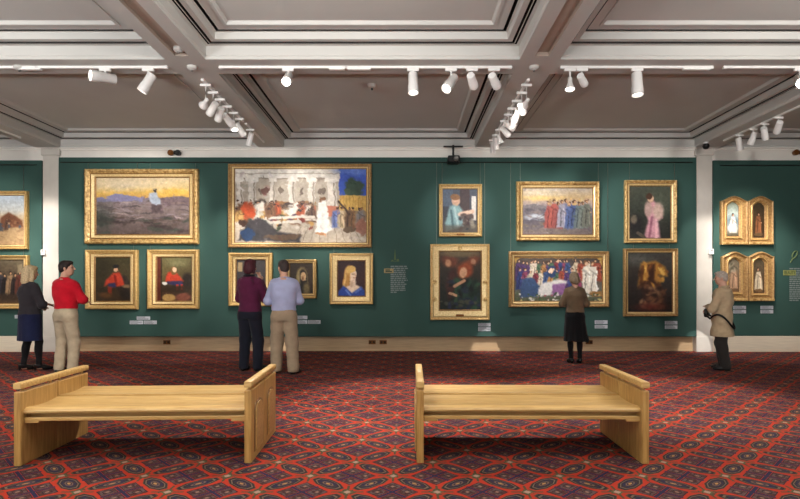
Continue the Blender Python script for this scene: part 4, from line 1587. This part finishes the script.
def bench(lab, loc, rz):
    t = thing('oak_bench', lab, 'bench', loc, rz, 'oak benches in the gallery')
    L, D, T = 1.79, .92, .056
    h, d = L / 2, D / 2
    for s in (-1, 1):
        xo, xi = s * h, s * (h - T)
        a, b = min(xo, xi), max(xo, xi)
        mb = MB()
        for (y0, y1) in ((-d, -.003), (.003, d)):
            mb.box(a, b, y0, y1, 0, .565, .006)
        mb.box(a + .008, b - .008, -.01, .01, 0, .56)
        ep = mb.build('end_panel', M['oakv'], t, 30)
        # arched raised fields on the outer face
        for yc in (-d / 2, d / 2):
            for (hw, zt, ht, dep) in ((.150, .46, .075, .004), (.115, .44, .06, .012)):
                pl = [(yc - hw, .06), (yc + hw, .06)]
                for i in range(13):
                    q = 1 - i / 6
                    pl.append((yc + hw * q, zt - ht + ht * math.sqrt(max(0, 1 - q * q))))
                mb = MB()
                mm = Matrix.Rotation(math.pi / 2, 4, 'Z') if s > 0 else Matrix.Rotation(-math.pi / 2, 4, 'Z')
                pp = pl if s > 0 else [(-x, z) for x, z in pl]
                mb.prism(pp, -dep, 0, 0, Matrix.Translation((xo, 0, 0)) @ mm, .004)
                mb.build('arched_field', M['oak'] if dep > .01 else M['dark2'], ep, 25)
        # cap rail carried on pegs
        mb = MB()
        pts = []
        for i in range(14):
            a_ = 2 * math.pi * i / 14
            pts.append(((a + b) / 2 + .031 * math.copysign(abs(math.cos(a_)) ** .35, math.cos(a_)), .610 + .024 * math.copysign(abs(math.sin(a_)) ** .35, math.sin(a_))))
        for (y0, y1) in ((-d - .004, -.0015), (.0015, d + .004)):
            mb.prism(pts, y0, y1, 0, None, .004)
        mb.build('cap_rail', M['oakl'], t, 40)
        for y in (-d + .06, -.06, .06, d - .06):
            mb = MB()
            mb.tube([((a + b) / 2, y, .56), ((a + b) / 2, y, .592)], .012, 10)
            mb.build('peg', M['oakv'], t, 40)
    # seat boards, slightly dished, with a rolled front edge
    for s in (-1, 1):
        prof = []
        n = 14
        w0, w1 = .009, d - .03
        for i in range(n + 1):
            q = i / n
            y = w0 + (w1 - w0) * q
            z = (.450 if s > 0 else .438) - .014 * math.sin(min(1, q * 1.12) * math.pi)
            if q > .9:
                z -= .016 * ((q - .9) / .1) ** 2
            prof.append((y, z))
        prof += [(w1 + .006, .412), (w1 + .003, .398), (w1 - .01, .394), (w0, .394)]
        pr = [(s * y, z) for y, z in prof]
        mb = MB()
        x0, x1 = -h + T + .0005, h - T - .0005
        n_ = len(pr)
        vs = [(x0, y, z) for y, z in pr] + [(x1, y, z) for y, z in pr]
        fs = [(i, (i + 1) % n_, n_ + (i + 1) % n_, n_ + i) for i in range(n_)] + [tuple(range(n_)), tuple(range(n_, 2 * n_))]
        mb.add(vs, fs)
        mb.build('seat_board', M['oakl'], t, 35)
    for s in (-1, 1):
        mb = MB()
        y0, y1 = sorted((s * (d - .14), s * (d - .11)))
        mb.box(x0, x1, y0, y1, .345, .3935, .002)
        mb.build('under_rail', M['oak'], t)
        y0, y1 = sorted((s * (d - .06), s * (d - .035)))
        mb = MB()
        mb.box(x0, x1, y0, y1, .334, .362, .004)
        for e in (-1, 1):
            a, b = sorted((e * (h - T - .0005), e * (h - T - .11)))
            mb.box(a, b, y0 + .001, y1 - .001, .318, .337, .004)
        mb.build('apron', M['oak'], t)
    mb = MB()
    mb.box(x0, x1, -.03, .03, .33, .3935, .003)
    mb.build('centre_rail', M['oak'], t)
    return t


M['oakl'] = wood_mat('oak seat boards', (170, 133, 77), (201, 167, 108), (.7, 9, 9))
M['dark2'] = wood_mat('oak in the groove', (112, 78, 42), (142, 104, 60), (9, 9, .8))
# corners of each bench read off the floor
bl0, bl1 = (wx(14.4, 4.05), 4.05), (wx(250.5, 4.12), 4.12)
br0, br1 = (wx(416.8, 4.12), 4.12), (wx(649.2, 4.10), 4.10)
for lab, (a, b) in (('left oak bench, nearer the couple, with arched end panels', (bl0, bl1)), ('right oak bench, in front of the dark green painting', (br0, br1))):
    ang = math.atan2(b[1] - a[1], b[0] - a[0])
    mx, my = (a[0] + b[0]) / 2, (a[1] + b[1]) / 2
    bench(lab, (mx - math.sin(ang) * .46, my + math.cos(ang) * .46, 0), ang)

# ------------------------------------------------------------------ people: smooth blended volumes turned into one skin each


class Vol:
    def __init__(s, lo, hi, h=.008):
        s.lo, s.h = np.array(lo, float), h
        s.n = np.ceil((np.array(hi, float) - s.lo) / h).astype(int) + 1
        s.F = np.full(s.n, 1.0, np.float32)

    def _win(s, lo, hi):
        a = np.clip(np.floor((np.array(lo) - s.lo) / s.h).astype(int), 0, s.n)
        b = np.clip(np.ceil((np.array(hi) - s.lo) / s.h).astype(int) + 1, 0, s.n)
        if np.any(b - a < 1):
            return None
        ax = [s.lo[i] + s.h * np.arange(a[i], b[i]) for i in range(3)]
        X, Y, Z = np.meshgrid(*ax, indexing='ij')
        return tuple(slice(a[i], b[i]) for i in range(3)), X, Y, Z

    def _put(s, sl, d, k):
        a = s.F[sl]
        if k <= 0:
            s.F[sl] = np.minimum(a, d)
        else:
            q = np.maximum(k - np.abs(a - d), 0) / k
            s.F[sl] = np.minimum(a, d) - q * q * k * .25

    def rcone(s, a, b, ra, rb, k=.02):
        a, b = np.array(a, float), np.array(b, float)
        m = max(ra, rb) + k + .03
        win = s._win(np.minimum(a, b) - m, np.maximum(a, b) + m)
        if not win:
            return
        sl, X, Y, Z = win
        d = b - a
        t = np.clip(((X - a[0]) * d[0] + (Y - a[1]) * d[1] + (Z - a[2]) * d[2]) / max(d @ d, 1e-9), 0, 1)
        D = np.sqrt((X - a[0] - t * d[0]) ** 2 + (Y - a[1] - t * d[1]) ** 2 + (Z - a[2] - t * d[2]) ** 2) - (ra + t * (rb - ra))
        s._put(sl, D, k)

    def chain(s, pts, rs, k=.02):
        for i in range(len(pts) - 1):
            s.rcone(pts[i], pts[i + 1], rs[i], rs[i + 1], k)

    def ell(s, c, r, k=.02, R=None):
        c, r = np.array(c, float), np.array(r, float)
        m = r.max() + k + .03
        win = s._win(c - m, c + m)
        if not win:
            return
        sl, X, Y, Z = win
        P_ = np.stack([X - c[0], Y - c[1], Z - c[2]], -1)
        if R is not None:
            P_ = P_ @ R          # rows: R^T p
        k0 = np.sqrt(((P_ / r) ** 2).sum(-1)) + 1e-6
        k1 = np.sqrt(((P_ / r ** 2).__pow__(2)).sum(-1)) + 1e-6
        s._put(sl, k0 * (k0 - 1) / k1, k)

    def loft(s, sec, k=.02, grow=0.0):
        """sections (z, cx, cy, rx, ry) from low to high"""
        sec = sorted(sec)
        z0, z1 = sec[0][0], sec[-1][0]
        zz = [q[0] for q in sec]
        mx = max(q[3] for q in sec) + max(abs(q[1]) for q in sec) + grow + k + .04
        my = max(q[4] for q in sec) + max(abs(q[2]) for q in sec) + grow + k + .04
        win = s._win((-mx, -my, z0 - k - .04), (mx, my, z1 + k + .04))
        sl, X, Y, Z = win
        zr = Z[0, 0, :]
        f = [smooth_interp(zr, zz, [q[j] for q in sec]) for j in range(1, 5)]
        rx, ry = f[2] + grow, f[3] + grow
        x, y = (X - f[0]) / rx, (Y - f[1]) / ry
        e = 2.3
        rad = (np.abs(x) ** e + np.abs(y) ** e) ** (1 / e)
        d = (rad - 1) * np.minimum(rx, ry)
        d = np.maximum(d, np.maximum(z0 - Z, Z - z1))
        s._put(sl, d, k)

    def folds(s, amp, fx=18, fz=9, seed=0):
        ax = [s.lo[i] + s.h * np.arange(s.n[i]) for i in range(3)]
        X, Y, Z = np.meshgrid(*ax, indexing='ij')
        q = seed * 1.7
        n = np.sin(fx * X + 6 * np.sin(fz * .7 * Z + q) * .35 + q) * np.sin(fz * Z + 2.2 * np.sin(5 * X + q) + 3 * Y) \
            + .6 * np.sin(fz * 2.3 * Z + fx * .5 * X - 9 * Y + q * 2)
        s.F += (amp * n).astype(np.float32)

    def trim(s, z0=None, z1=None):
        Z = (s.lo[2] + s.h * np.arange(s.n[2]))[None, None, :]
        if z0 is not None:
            s.F = np.maximum(s.F, (z0 - Z).astype(np.float32))
        if z1 is not None:
            s.F = np.maximum(s.F, (Z - z1).astype(np.float32))

    def mesh(s, name, material, parent=None):
        Fv = s.F
        Fv[0], Fv[-1] = 1, 1
        Fv[:, 0], Fv[:, -1] = 1, 1
        Fv[:, :, 0], Fv[:, :, -1] = 1, 1
        ins = Fv < 0
        nx, ny, nz = s.n
        cnt = np.zeros((nx - 1, ny - 1, nz - 1), np.int8)
        offs = [(i, j, k) for i in (0, 1) for j in (0, 1) for k in (0, 1)]
        for (i, j, k) in offs:
            cnt += ins[i:nx - 1 + i, j:ny - 1 + j, k:nz - 1 + k]
        act = np.argwhere((cnt > 0) & (cnt < 8))
        idx = np.full(cnt.shape, -1, np.int32)
        idx[tuple(act.T)] = np.arange(len(act))
        vals = np.stack([Fv[act[:, 0] + i, act[:, 1] + j, act[:, 2] + k] for (i, j, k) in offs], 1)
        O = np.array(offs, float)
        acc, num = np.zeros((len(act), 3)), np.zeros(len(act))
        for a in range(8):
            for b in range(a + 1, 8):
                if np.abs(O[a] - O[b]).sum() != 1:
                    continue
                m = (vals[:, a] < 0) != (vals[:, b] < 0)
                t = np.where(m, vals[:, a] / np.where(m, vals[:, a] - vals[:, b], 1), 0)
                acc += (O[a] + t[:, None] * (O[b] - O[a])) * m[:, None]
                num += m
        V = s.lo + s.h * (act + acc / num[:, None])
        quads = []
        for ax in range(3):
            u, v = (ax + 1) % 3, (ax + 2) % 3
            sl0, sl1 = [slice(None)] * 3, [slice(None)] * 3
            sl0[ax], sl1[ax] = slice(0, -1), slice(1, None)
            A, B = ins[tuple(sl0)], ins[tuple(sl1)]
            for flip, mask in ((False, A & ~B), (True, ~A & B)):
                e = np.argwhere(mask)
                if not len(e):
                    continue
                eu, ev = np.zeros(3, int), np.zeros(3, int)
                eu[u], ev[v] = 1, 1
                q = [idx[tuple((e - eu - ev).T)], idx[tuple((e - ev).T)], idx[tuple(e.T)], idx[tuple((e - eu).T)]]
                q = np.stack(q if not flip else q[::-1], 1)
                quads.append(q)
        Q = np.concatenate(quads)
        Q = Q[(Q >= 0).all(1)]
        # one relaxing pass
        for _ in range(2):
            su, c_ = np.zeros_like(V), np.zeros(len(V))
            for a in range(4):
                i, j = Q[:, a], Q[:, (a + 1) % 4]
                for dim in range(3):
                    su[:, dim] += np.bincount(i, V[j, dim], len(V)) + np.bincount(j, V[i, dim], len(V))
                c_ += np.bincount(i, minlength=len(V)) + np.bincount(j, minlength=len(V))
            V = V * .5 + .5 * su / np.maximum(c_, 1)[:, None]
        return np_mesh(name, V, Q, material, parent)


def smooth_interp(x, xs, ys):
    x = np.clip(x, xs[0], xs[-1])
    i = np.clip(np.searchsorted(xs, x) - 1, 0, len(xs) - 2)
    xs, ys = np.array(xs), np.array(ys)
    t = (x - xs[i]) / (xs[i + 1] - xs[i])
    t = t * t * (3 - 2 * t) * .5 + t * .5
    return ys[i] + (ys[i + 1] - ys[i]) * t


TM = [(.80, .165, .115), (.90, .172, .124), (1.0, .160, .116), (1.10, .158, .114), (1.22, .170, .122), (1.33, .184, .122), (1.40, .176, .102), (1.45, .105, .078), (1.49, .06, .06)]
TW = [(.80, .172, .118), (.90, .174, .124), (1.0, .152, .106), (1.08, .138, .098), (1.2, .150, .112), (1.30, .160, .114), (1.38, .150, .094), (1.43, .09, .07), (1.47, .054, .055)]


def fabric(name, col, var=.1, bump=.25, sheen=.1, scale=14):
    return mat(name, col, .85, 0, var, scale, bump, 160, .2, sheen)


class Person:
    def __init__(s, label, px, Y, heading, H, sex='m', skin=(206, 158, 132), lean=0.0, head_yaw=0, head_pitch=0, arms=None, feet=None, shoulder=.178, bulk=0.0):
        s.k = k = H / 1.75
        s.sex, s.lean, s.bulk = sex, lean, bulk
        s.T = TM if sex == 'm' else TW
        s.skin = mat('skin', skin, .55, var=.06, scale=20)
        s.label = label
        s.loc = (wx(px, Y), Y, 0)
        s.rz = -math.radians(heading)
        s.L = lambda z: lean * max(0, (z - .9)) ** 1.3   # forward shift with height
        sh = shoulder if sex == 'm' else shoulder - .022
        s.shz = 1.405
        s.sh = {1: (sh, s.L(1.4), s.shz), -1: (-sh, s.L(1.4), s.shz)}
        arms = arms or {}
        s.el = {e: arms.get(e, ((e * .24, -.02, 1.12), (e * .25, .05, .88)))[0] for e in (1, -1)}
        s.wr = {e: arms.get(e, ((e * .24, -.02, 1.12), (e * .25, .05, .88)))[1] for e in (1, -1)}
        feet = feet or {1: (.10, .0, 4), -1: (-.10, .0, -4)}
        s.feet = feet
        s.hip = {e: (e * .09, 0, .88) for e in (1, -1)}
        s.kn = {e: ((feet[e][0] + e * .09) / 2 + e * .005, feet[e][1] * .55 + .025, .48) for e in (1, -1)}
        s.an = {e: (feet[e][0], feet[e][1] - .03, .085) for e in (1, -1)}
        cy, sy = math.cos(math.radians(-head_yaw)), math.sin(math.radians(-head_yaw))
        cp, sp = math.cos(math.radians(-head_pitch)), math.sin(math.radians(-head_pitch))
        Rz = np.array([[cy, -sy, 0], [sy, cy, 0], [0, 0, 1]])
        Rx = np.array([[1, 0, 0], [0, cp, -sp], [0, sp, cp]])
        s.R = Rz @ Rx
        nk = np.array((0, s.L(1.5) - .01, 1.53))
        s.neck = nk
        s.hc = nk + Rz @ np.array((0, .02 + .05 * math.sin(math.radians(head_pitch)), .105))
        s.body()

    def vol(s, z0, z1, r=.55, h=.008):
        return Vol((-r, -.42, z0), (r, .48, z1), h)

    def hp(s, q):
        return s.hc + s.R @ np.array(q, float)

    def torso(s, grow, z0=.80, z1=1.49, flare=0):
        out = []
        for (z, rx, ry) in s.T:
            out.append((z, 0, s.L(z) - (.012 if z > 1.2 else 0), rx + s.bulk * .6, ry + s.bulk))
        zs = [q[0] for q in out]
        if z0 < zs[0]:
            out.insert(0, (z0, 0, 0, out[0][3] + flare, out[0][4] + flare))
        res = [q for q in out if z0 - 1e-6 <= q[0] <= z1 + 1e-6]
        for zc in (z0, z1):
            if all(abs(q[0] - zc) > .02 for q in res):
                res.append((zc,) + tuple(float(np.interp(zc, [q[0] for q in out], [q[j] for q in out])) for j in range(1, 5)))
        return [(z, cx, cy, rx + grow, ry + grow) for (z, cx, cy, rx, ry) in sorted(res)]

    def hand(s, v, e):
        w, el = np.array(s.wr[e]), np.array(s.el[e])
        f = (w - el) / np.linalg.norm(w - el)
        n = np.array((-e * .6, .25, -.75))
        n = n - f * (n @ f)
        n /= np.linalg.norm(n)
        sd = np.cross(f, n)
        c = w + f * .05
        Rm = np.stack([sd, f, n], 1)
        v.ell(c, (.038, .052, .016), .012, Rm)
        for i, (o, ln) in enumerate(((-.028, .92), (-.0095, 1.0), (.0095, .96), (.028, .78))):
            b = w + f * .09 + sd * o
            p1 = b + f * .040 * ln + n * .008
            p2 = p1 + f * .026 * ln + n * .020 * ln
            p3 = p2 + f * .012 * ln + n * .020 * ln
            v.chain([b, p1, p2, p3], [.0098, .0094, .0088, .0078], .004)
        th = -e
        b = w + f * .025 + sd * .03 * th
        p1 = b + f * .035 + sd * .028 * th + n * .008
        v.chain([b, p1, p1 + f * .03 + sd * .006 * th + n * .012], [.014, .012, .0095], .006)

    def body(s):
        v = s.vol(-.02, 1.84)
        # head
        for q, r, k in (((0, -.012, .03), (.073, .092, .088), .02), ((0, .03, -.028), (.058, .064, .084), .03), ((0, .052, -.086), (.032, .032, .026), .03),
                        ((0, .078, .024), (.046, .016, .012), .015), ((0, .092, -.054), (.024, .010, .009), .01), ((.076, -.004, -.012), (.010, .020, .031), .008), ((-.076, -.004, -.012), (.010, .020, .031), .008),
                        ((.034, .066, -.022), (.024, .022, .022), .02), ((-.034, .066, -.022), (.024, .022, .022), .02)):
            v.ell(s.hp(q), r, k, s.R)
        v.rcone(s.hp((0, .090, .016)), s.hp((0, .116, -.022)), .008, .0125, .012)
        nr = .054 if s.sex == 'm' else .044
        v.rcone((0, s.neck[1] - .02, 1.40), s.hp((0, -.02, -.05)), nr + .012, nr, .03)
        v.loft(s.torso(-.016, .86), .03)
        for e in (1, -1):
            v.chain([np.array(s.sh[e]) * (.84, 1, 1) - (0, 0, .03), s.el[e], s.wr[e]], [.044, .040, .028], .02)
            s.hand(v, e)
            v.chain([s.hip[e], s.kn[e], s.an[e]], [.082, .052, .038], .03)
            kn, an = np.array(s.kn[e]), np.array(s.an[e])
            v.ell(kn + (an - kn) * .32 + np.array((0, -.018, 0)), (.045, .046, .11), .03)
            a = s.an[e]
            yw = math.radians(s.feet[e][2])
            v.rcone((a[0], a[1], .05), (a[0] + math.sin(yw) * .14, a[1] + math.cos(yw) * .14, .035), .036, .028, .03)
        o = v.mesh('person', s.skin)
        o.scale = (s.k,) * 3
        o.location = s.loc
        o.rotation_euler = (0, 0, s.rz)
        tag(o, s.label, 'person')
        s.o = o
        mb = MB()
        for e in (1, -1):
            p = s.hp((e * .030, .080, .006))
            mb.lathe([(.003, -.011), (.009, -.007), (.0115, 0), (.009, .007), (.003, .011)], 10, 0, Matrix.Translation(Vector(p)))
        mb.build('eyes', M['eye'], o, 60)

    def top(s, name, material, hem, grow=.014, sleeve=.014, flare=0, folds=.0025, neck_z=1.455, cuff=.03, collar=0, hood=False, seed=1, extra=None, arm_w=1.0, h=.008):
        v = s.vol(hem - .06, 1.66, h=h)
        v.loft(s.torso(grow, hem, neck_z, flare), .03)
        for e in (1, -1):
            a, b, c = np.array(s.sh[e]), np.array(s.el[e]), np.array(s.wr[e])
            c2 = c - (c - b) / np.linalg.norm(c - b) * cuff
            v.chain([a * np.array((.86, 1, 1)) - (0, 0, .022), b, c2], [(.052 + sleeve) * arm_w, (.044 + sleeve) * arm_w, (.032 + sleeve * .9) * arm_w], .035)
        if collar:
            n = s.neck
            for i in range(10):
                t0, t1 = 2 * math.pi * i / 10, 2 * math.pi * (i + 1) / 10
                r = .066
                v.rcone((r * math.cos(t0), n[1] - .022 + r * math.sin(t0), 1.462 - .025 * math.sin(t0)), (r * math.cos(t1), n[1] - .022 + r * math.sin(t1), 1.462 - .025 * math.sin(t1)), .015 * collar, .015 * collar, .012)
        if hood:
            n = s.neck
            v.ell((0, n[1] - .115, 1.38), (.12, .05, .085), .03)
            v.ell((0, n[1] - .06, 1.45), (.1, .06, .05), .03)
        if extra:
            extra(v)
        n = s.neck
        for e in (1, -1):
            v.rcone((e * .045, n[1] - .012, 1.452), (e * .13, s.L(1.4) - .012, 1.405), .046, .05, .04)
        v.folds(folds, 16, 13, seed=seed)
        v.trim(hem)
        return v.mesh(name, material, s.o)

    def trousers(s, name, material, waist=1.02, grow=.014, leg=.02, hem=.045, folds=.0025, seed=2, wide=1.0):
        v = s.vol(-.02, 1.1)
        v.loft(s.torso(grow * .6, .82, waist), .03)
        for e in (1, -1):
            a, k_, n = np.array(s.hip[e]), np.array(s.kn[e]), np.array(s.an[e])
            n2 = np.array((n[0], n[1] - .004, hem + .03))
            v.chain([a + np.array((0, -.012, -.01)), k_, n2], [(.090 + grow), (.058 + leg) * wide, (.046 + leg) * wide], .03)
            v.ell(a + np.array((-e * .01, -.05, -.0)), (.085, .075, .09), .04)
        v.folds(folds, 14, 16, seed)
        v.trim(hem, waist)
        return v.mesh(name, material, s.o)

    def skirt(s, name, material, waist, hem, flare, grow=.012, folds=.002, seed=3, sway=0):
        v = s.vol(hem - .05, waist + .06)
        sec = s.torso(grow, .85, waist)
        b = sec[0]
        sec = [(hem, sway, .0, b[3] + flare, b[4] + flare * .9), ((hem + .85) / 2, sway * .3, 0, b[3] + flare * .45, b[4] + flare * .35)] + sec
        v.loft(sec, .02)
        if folds:
            ax = [v.lo[i] + v.h * np.arange(v.n[i]) for i in range(3)]
            X, Y, Z = np.meshgrid(*ax, indexing='ij')
            v.F += (folds * np.cos(np.arctan2(Y, X) * 11 + seed) * np.clip((.9 - Z) / .4, 0, 1.2)).astype(np.float32)
        v.trim(hem, waist)
        return v.mesh(name, material, s.o)

    def tights(s, material, top=.75):
        v = s.vol(.03, .9)
        for e in (1, -1):
            v.chain([s.hip[e], s.kn[e], s.an[e]], [.086, .056, .042], .03)
            kn, an = np.array(s.kn[e]), np.array(s.an[e])
            v.ell(kn + (an - kn) * .32 + np.array((0, -.018, 0)), (.049, .05, .115), .03)
            a = s.an[e]
            yw = math.radians(s.feet[e][2])
            v.rcone((a[0], a[1], .055), (a[0] + math.sin(yw) * .1, a[1] + math.cos(yw) * .1, .05), .041, .034, .03)
        v.trim(None, top)
        return v.mesh('tights', material, s.o)

    def shoes(s, material, heel=0.0, name='shoe', boot=0, sole=None):
        for e in (1, -1):
            a = s.an[e]
            yw = math.radians(s.feet[e][2])
            d = np.array((math.sin(yw), math.cos(yw), 0))
            v = Vol((a[0] - .16, a[1] - .14, -.02), (a[0] + .16, a[1] + .26, .34), .006)
            c = np.array((a[0], a[1], 0))
            v.rcone(c - d * .035 + (0, 0, .04 + heel), c + d * .12 + (0, 0, .036), .042, .036, .02)
            v.rcone(c + d * .09 + (0, 0, .034), c + d * .18 + (0, 0, .028), .042, .026, .03)
            v.rcone(c - d * .01 + (0, 0, .05 + heel), c + (0, 0, .09 + boot), .046, .045, .02)
            if heel:
                v.rcone(c - d * .05 + (0, 0, .05), c - d * .052 + (0, 0, .008), .022, .012, .01)
            v.trim(0.002, .10 + boot)
            v.mesh(name, material, s.o)

    def hair(s, material, prims, name='hair', amp=.0025):
        lo = s.hc - np.array((.22, .24, .34))
        v = Vol(lo, s.hc + np.array((.22, .24, .2)), .007)
        for pr in prims:
            if pr[0] == 'e':
                v.ell(s.hp(pr[1]), pr[2], .025, s.R)
            else:
                v.rcone(s.hp(pr[1]), s.hp(pr[2]), pr[3], pr[4], .02)
        # keep the face clear
        ax = [v.lo[i] + v.h * np.arange(v.n[i]) for i in range(3)]
        X, Y, Z = np.meshgrid(*ax, indexing='ij')
        q = np.stack([X - s.hc[0], Y - s.hc[1], Z - s.hc[2]], -1) @ s.R
        fd = (1 - np.sqrt((q[..., 0] / .068) ** 2 + ((q[..., 1] - .10) / .085) ** 2 + ((q[..., 2] + .03) / .095) ** 2)) * .07
        v.F = np.maximum(v.F, fd.astype(np.float32))
        v.F += (amp * np.sin(q[..., 0] * 130 + 5 * np.sin(q[..., 2] * 30)) * np.cos(q[..., 1] * 90 + q[..., 2] * 25)).astype(np.float32)
        return v.mesh(name, material, s.o)


M['eye'] = mat('eye', (60, 48, 42), .2)
SHORT = [('e', (0, -.016, .036), (.080, .097, .090)), ('e', (0, -.05, -.02), (.07, .06, .06)), ('r', (.07, .015, .02), (.07, .01, -.02), .012, .006), ('r', (-.07, .015, .02), (-.07, .01, -.02), .012, .006), ('e', (0, .05, .085), (.055, .045, .03))]
HAIR = lambda n, c: mat(n, c, .6, 0, .3, 50, .4, 120, .3)

# blonde woman at the left
p = Person('blonde woman in a dark grey jacket and navy skirt, arms folded, at the far left', 30, 8.62, 27, 1.69, 'f', bulk=.016, head_yaw=0, head_pitch=4,
           arms={1: ((.225, .07, 1.10), (.03, .20, 1.06)), -1: ((-.23, .06, 1.13), (.02, .25, 1.1))}, feet={1: (.13, .10, 20), -1: (-.10, -.02, 8)})
p.top('jacket', fabric('charcoal jacket', (50, 46, 50)), .94, .022, .018, .02, .004, seed=1, collar=1)
p.skirt('skirt', fabric('navy skirt', (24, 30, 62)), 1.0, .50, .015, .012)
p.tights(fabric('black tights', (18, 17, 20)), .6)
p.shoes(mat('black leather', (16, 15, 16), .35), .045, 'heeled_shoe')
p.hair(HAIR('ash blonde hair', (206, 182, 142)), [('e', (0, -.02, .035), (.085, .102, .094)), ('e', (0, -.065, -.05), (.095, .07, .11)), ('r', (.07, -.02, 0), (.085, -.02, -.17), .04, .028), ('r', (-.07, -.02, 0), (-.085, -.02, -.17), .04, .028), ('e', (0, -.085, -.14), (.095, .045, .07)), ('e', (0, .05, .085), (.06, .045, .03))], amp=.004)

# man in the red jumper
p = Person('man in a red jumper and khaki trousers standing with folded arms', 66, 8.4, 16, 1.76, 'm', head_yaw=58, head_pitch=-4,
           arms={1: ((.262, .07, 1.14), (.0, .25, 1.17)), -1: ((-.24, .12, 1.14), (.02, .24, 1.12))}, feet={1: (.12, .04, 24), -1: (-.10, .0, -8)})
p.top('jumper', fabric('red wool jumper', (196, 16, 38)), .99, .02, .018, 0, .0055, seed=2, collar=.6)
p.trousers('trousers', fabric('khaki chinos', (180, 164, 138)), 1.03, .016, .028, .04, .003)
p.shoes(mat('dark grey shoes', (46, 50, 50), .5))
p.hair(HAIR('dark brown hair', (40, 30, 26)), SHORT)

# woman in maroon
p = Person('woman in a maroon hooded top and dark jeans, hand raised to her face', 250, 8.62, 12, 1.79, 'f', head_yaw=10, head_pitch=2,
           arms={1: ((.23, .10, 1.12), (.10, .17, 1.42)), -1: ((-.22, .07, 1.13), (.06, .22, 1.14))}, feet={1: (.14, .02, 18), -1: (-.09, .0, -4)}, shoulder=.182, bulk=.008)
p.top('hooded_top', fabric('maroon fleece', (88, 28, 60)), .93, .022, .022, .0, .004, hood=True, seed=3)
p.trousers('jeans', fabric('dark denim', (26, 28, 40)), 1.0, .012, .022, .03, .003, wide=1.1)
p.shoes(mat('black leather', (18, 17, 18), .4))
p.hair(HAIR('dark auburn hair', (72, 30, 38)), [('e', (0, -.018, .036), (.084, .1, .092)), ('e', (0, -.06, -.04), (.084, .06, .085)), ('r', (.068, .0, 0), (.074, -.01, -.09), .03, .02), ('r', (-.068, .0, 0), (-.074, -.01, -.09), .03, .02), ('e', (0, .05, .085), (.06, .045, .03))], amp=.003)
v = Vol((-.2, -.25, 1.38), (.2, .25, 1.6), .007)
for i in range(12):
    t0, t1 = 2 * math.pi * i / 12, 2 * math.pi * (i + 1) / 12
    v.rcone((.068 * math.cos(t0), -.03 + .068 * math.sin(t0), 1.49), (.068 * math.cos(t1), -.03 + .068 * math.sin(t1), 1.49), .026, .026, .015)
v.mesh('scarf', fabric('black scarf', (24, 20, 26)), p.o)

# man in the pale blue shirt
p = Person('man in a pale blue shirt and khaki trousers, the taller figure of the close couple', 284, 8.36, -8, 1.77, 'm', head_yaw=-28, head_pitch=2,
           arms={1: ((.235, .04, 1.12), (.06, .24, 1.10)), -1: ((-.25, .05, 1.12), (-.06, .25, 1.12))}, feet={1: (.15, -.08, 30), -1: (-.12, .04, -6)}, bulk=.008)
p.top('shirt', fabric('pale blue cotton shirt', (172, 176, 208), .05), .97, .022, .020, 0, .006, seed=4, collar=.8)
p.trousers('trousers', fabric('faded khaki trousers', (160, 140, 116)), 1.02, .02, .032, .035, .0035, seed=5, wide=1.1)
p.shoes(mat('brown black shoes', (32, 28, 26), .45))
p.hair(HAIR('short dark greying hair', (62, 52, 50)), SHORT)

# woman in brown
p = Person('woman in a brown top and long black skirt, seen from behind', 575, 9.45, 2, 1.60, 'f', head_yaw=-8, head_pitch=22, lean=.05,
           arms={1: ((.235, .05, 1.14), (.06, .24, 1.12)), -1: ((-.235, .05, 1.14), (-.06, .25, 1.12))}, feet={1: (.085, .0, 6), -1: (-.085, -.01, -6)}, bulk=.006)
p.top('brown_top', fabric('brown knit top', (104, 86, 66)), .98, .02, .018, 0, .003, seed=6, neck_z=1.45)
p.skirt('skirt', fabric('black skirt', (15, 14, 16)), 1.02, .42, .045, .014, .006, sway=.03)
p.tights(fabric('black tights', (14, 13, 15)), .6)
p.shoes(mat('black leather', (14, 13, 14), .35), .02)
p.hair(HAIR('grey brown hair', (126, 108, 86)), [('e', (0, -.02, .034), (.088, .104, .094)), ('e', (0, -.06, -.05), (.09, .066, .10)), ('r', (.072, -.01, 0), (.078, -.02, -.08), .03, .02), ('r', (-.072, -.01, 0), (-.078, -.02, -.08), .03, .02), ('e', (0, .05, .085), (.06, .045, .03))], amp=.004)

# old man
p = Person('elderly grey-haired man in a long beige jacket standing at the right', 722, 8.68, -52, 1.60, 'm', head_yaw=-14, head_pitch=6, skin=(204, 160, 138),
           arms={1: ((.25, .11, 1.10), (.03, .20, 1.07)), -1: ((-.25, .12, 1.08), (-.02, .21, 1.12))}, feet={1: (.09, .02, 10), -1: (-.09, -.04, -4)}, bulk=.014)
p.top('jacket', fabric('beige jacket', (190, 168, 136)), .60, .028, .024, .034, .0055, collar=1.2, seed=7)
p.trousers('trousers', fabric('dark grey trousers', (50, 46, 44)), 1.0, .014, .03, .035, .004, seed=8, wide=1.1)
p.shoes(mat('black leather', (20, 19, 22), .35))
p.hair(HAIR('grey hair', (176, 164, 152)), SHORT, amp=.004)
# the bag held against his chest with its strap slung round his back
ca, sa = math.cos(p.rz), math.sin(p.rz)
t = thing('shoulder_bag', 'black shoulder bag held by the elderly man, strap hanging round his back', 'bag', (p.loc[0], p.loc[1], .80 * p.k), p.rz)
t.scale = (p.k,) * 3
mb = MB()
mb.box(-.13, .07, .20, .27, .13, .29, .02)
mb.build('bag_body', M['black'], t, 40)
mb = MB()
pts = []
for i in range(25):
    a = math.pi * (-.22 + 1.44 * i / 24)
    pts.append((.258 * math.cos(a), -.215 * math.sin(a) + .02, -.03 + .22 * abs(math.cos(a)) ** 2.2 - .03 * math.sin(a)))
pts = [(.06, .26, .2)] + pts + [(-.12, .26, .2)]
mb.tube(pts, .017, 8)
mb.build('strap', M['black'], t, 50)
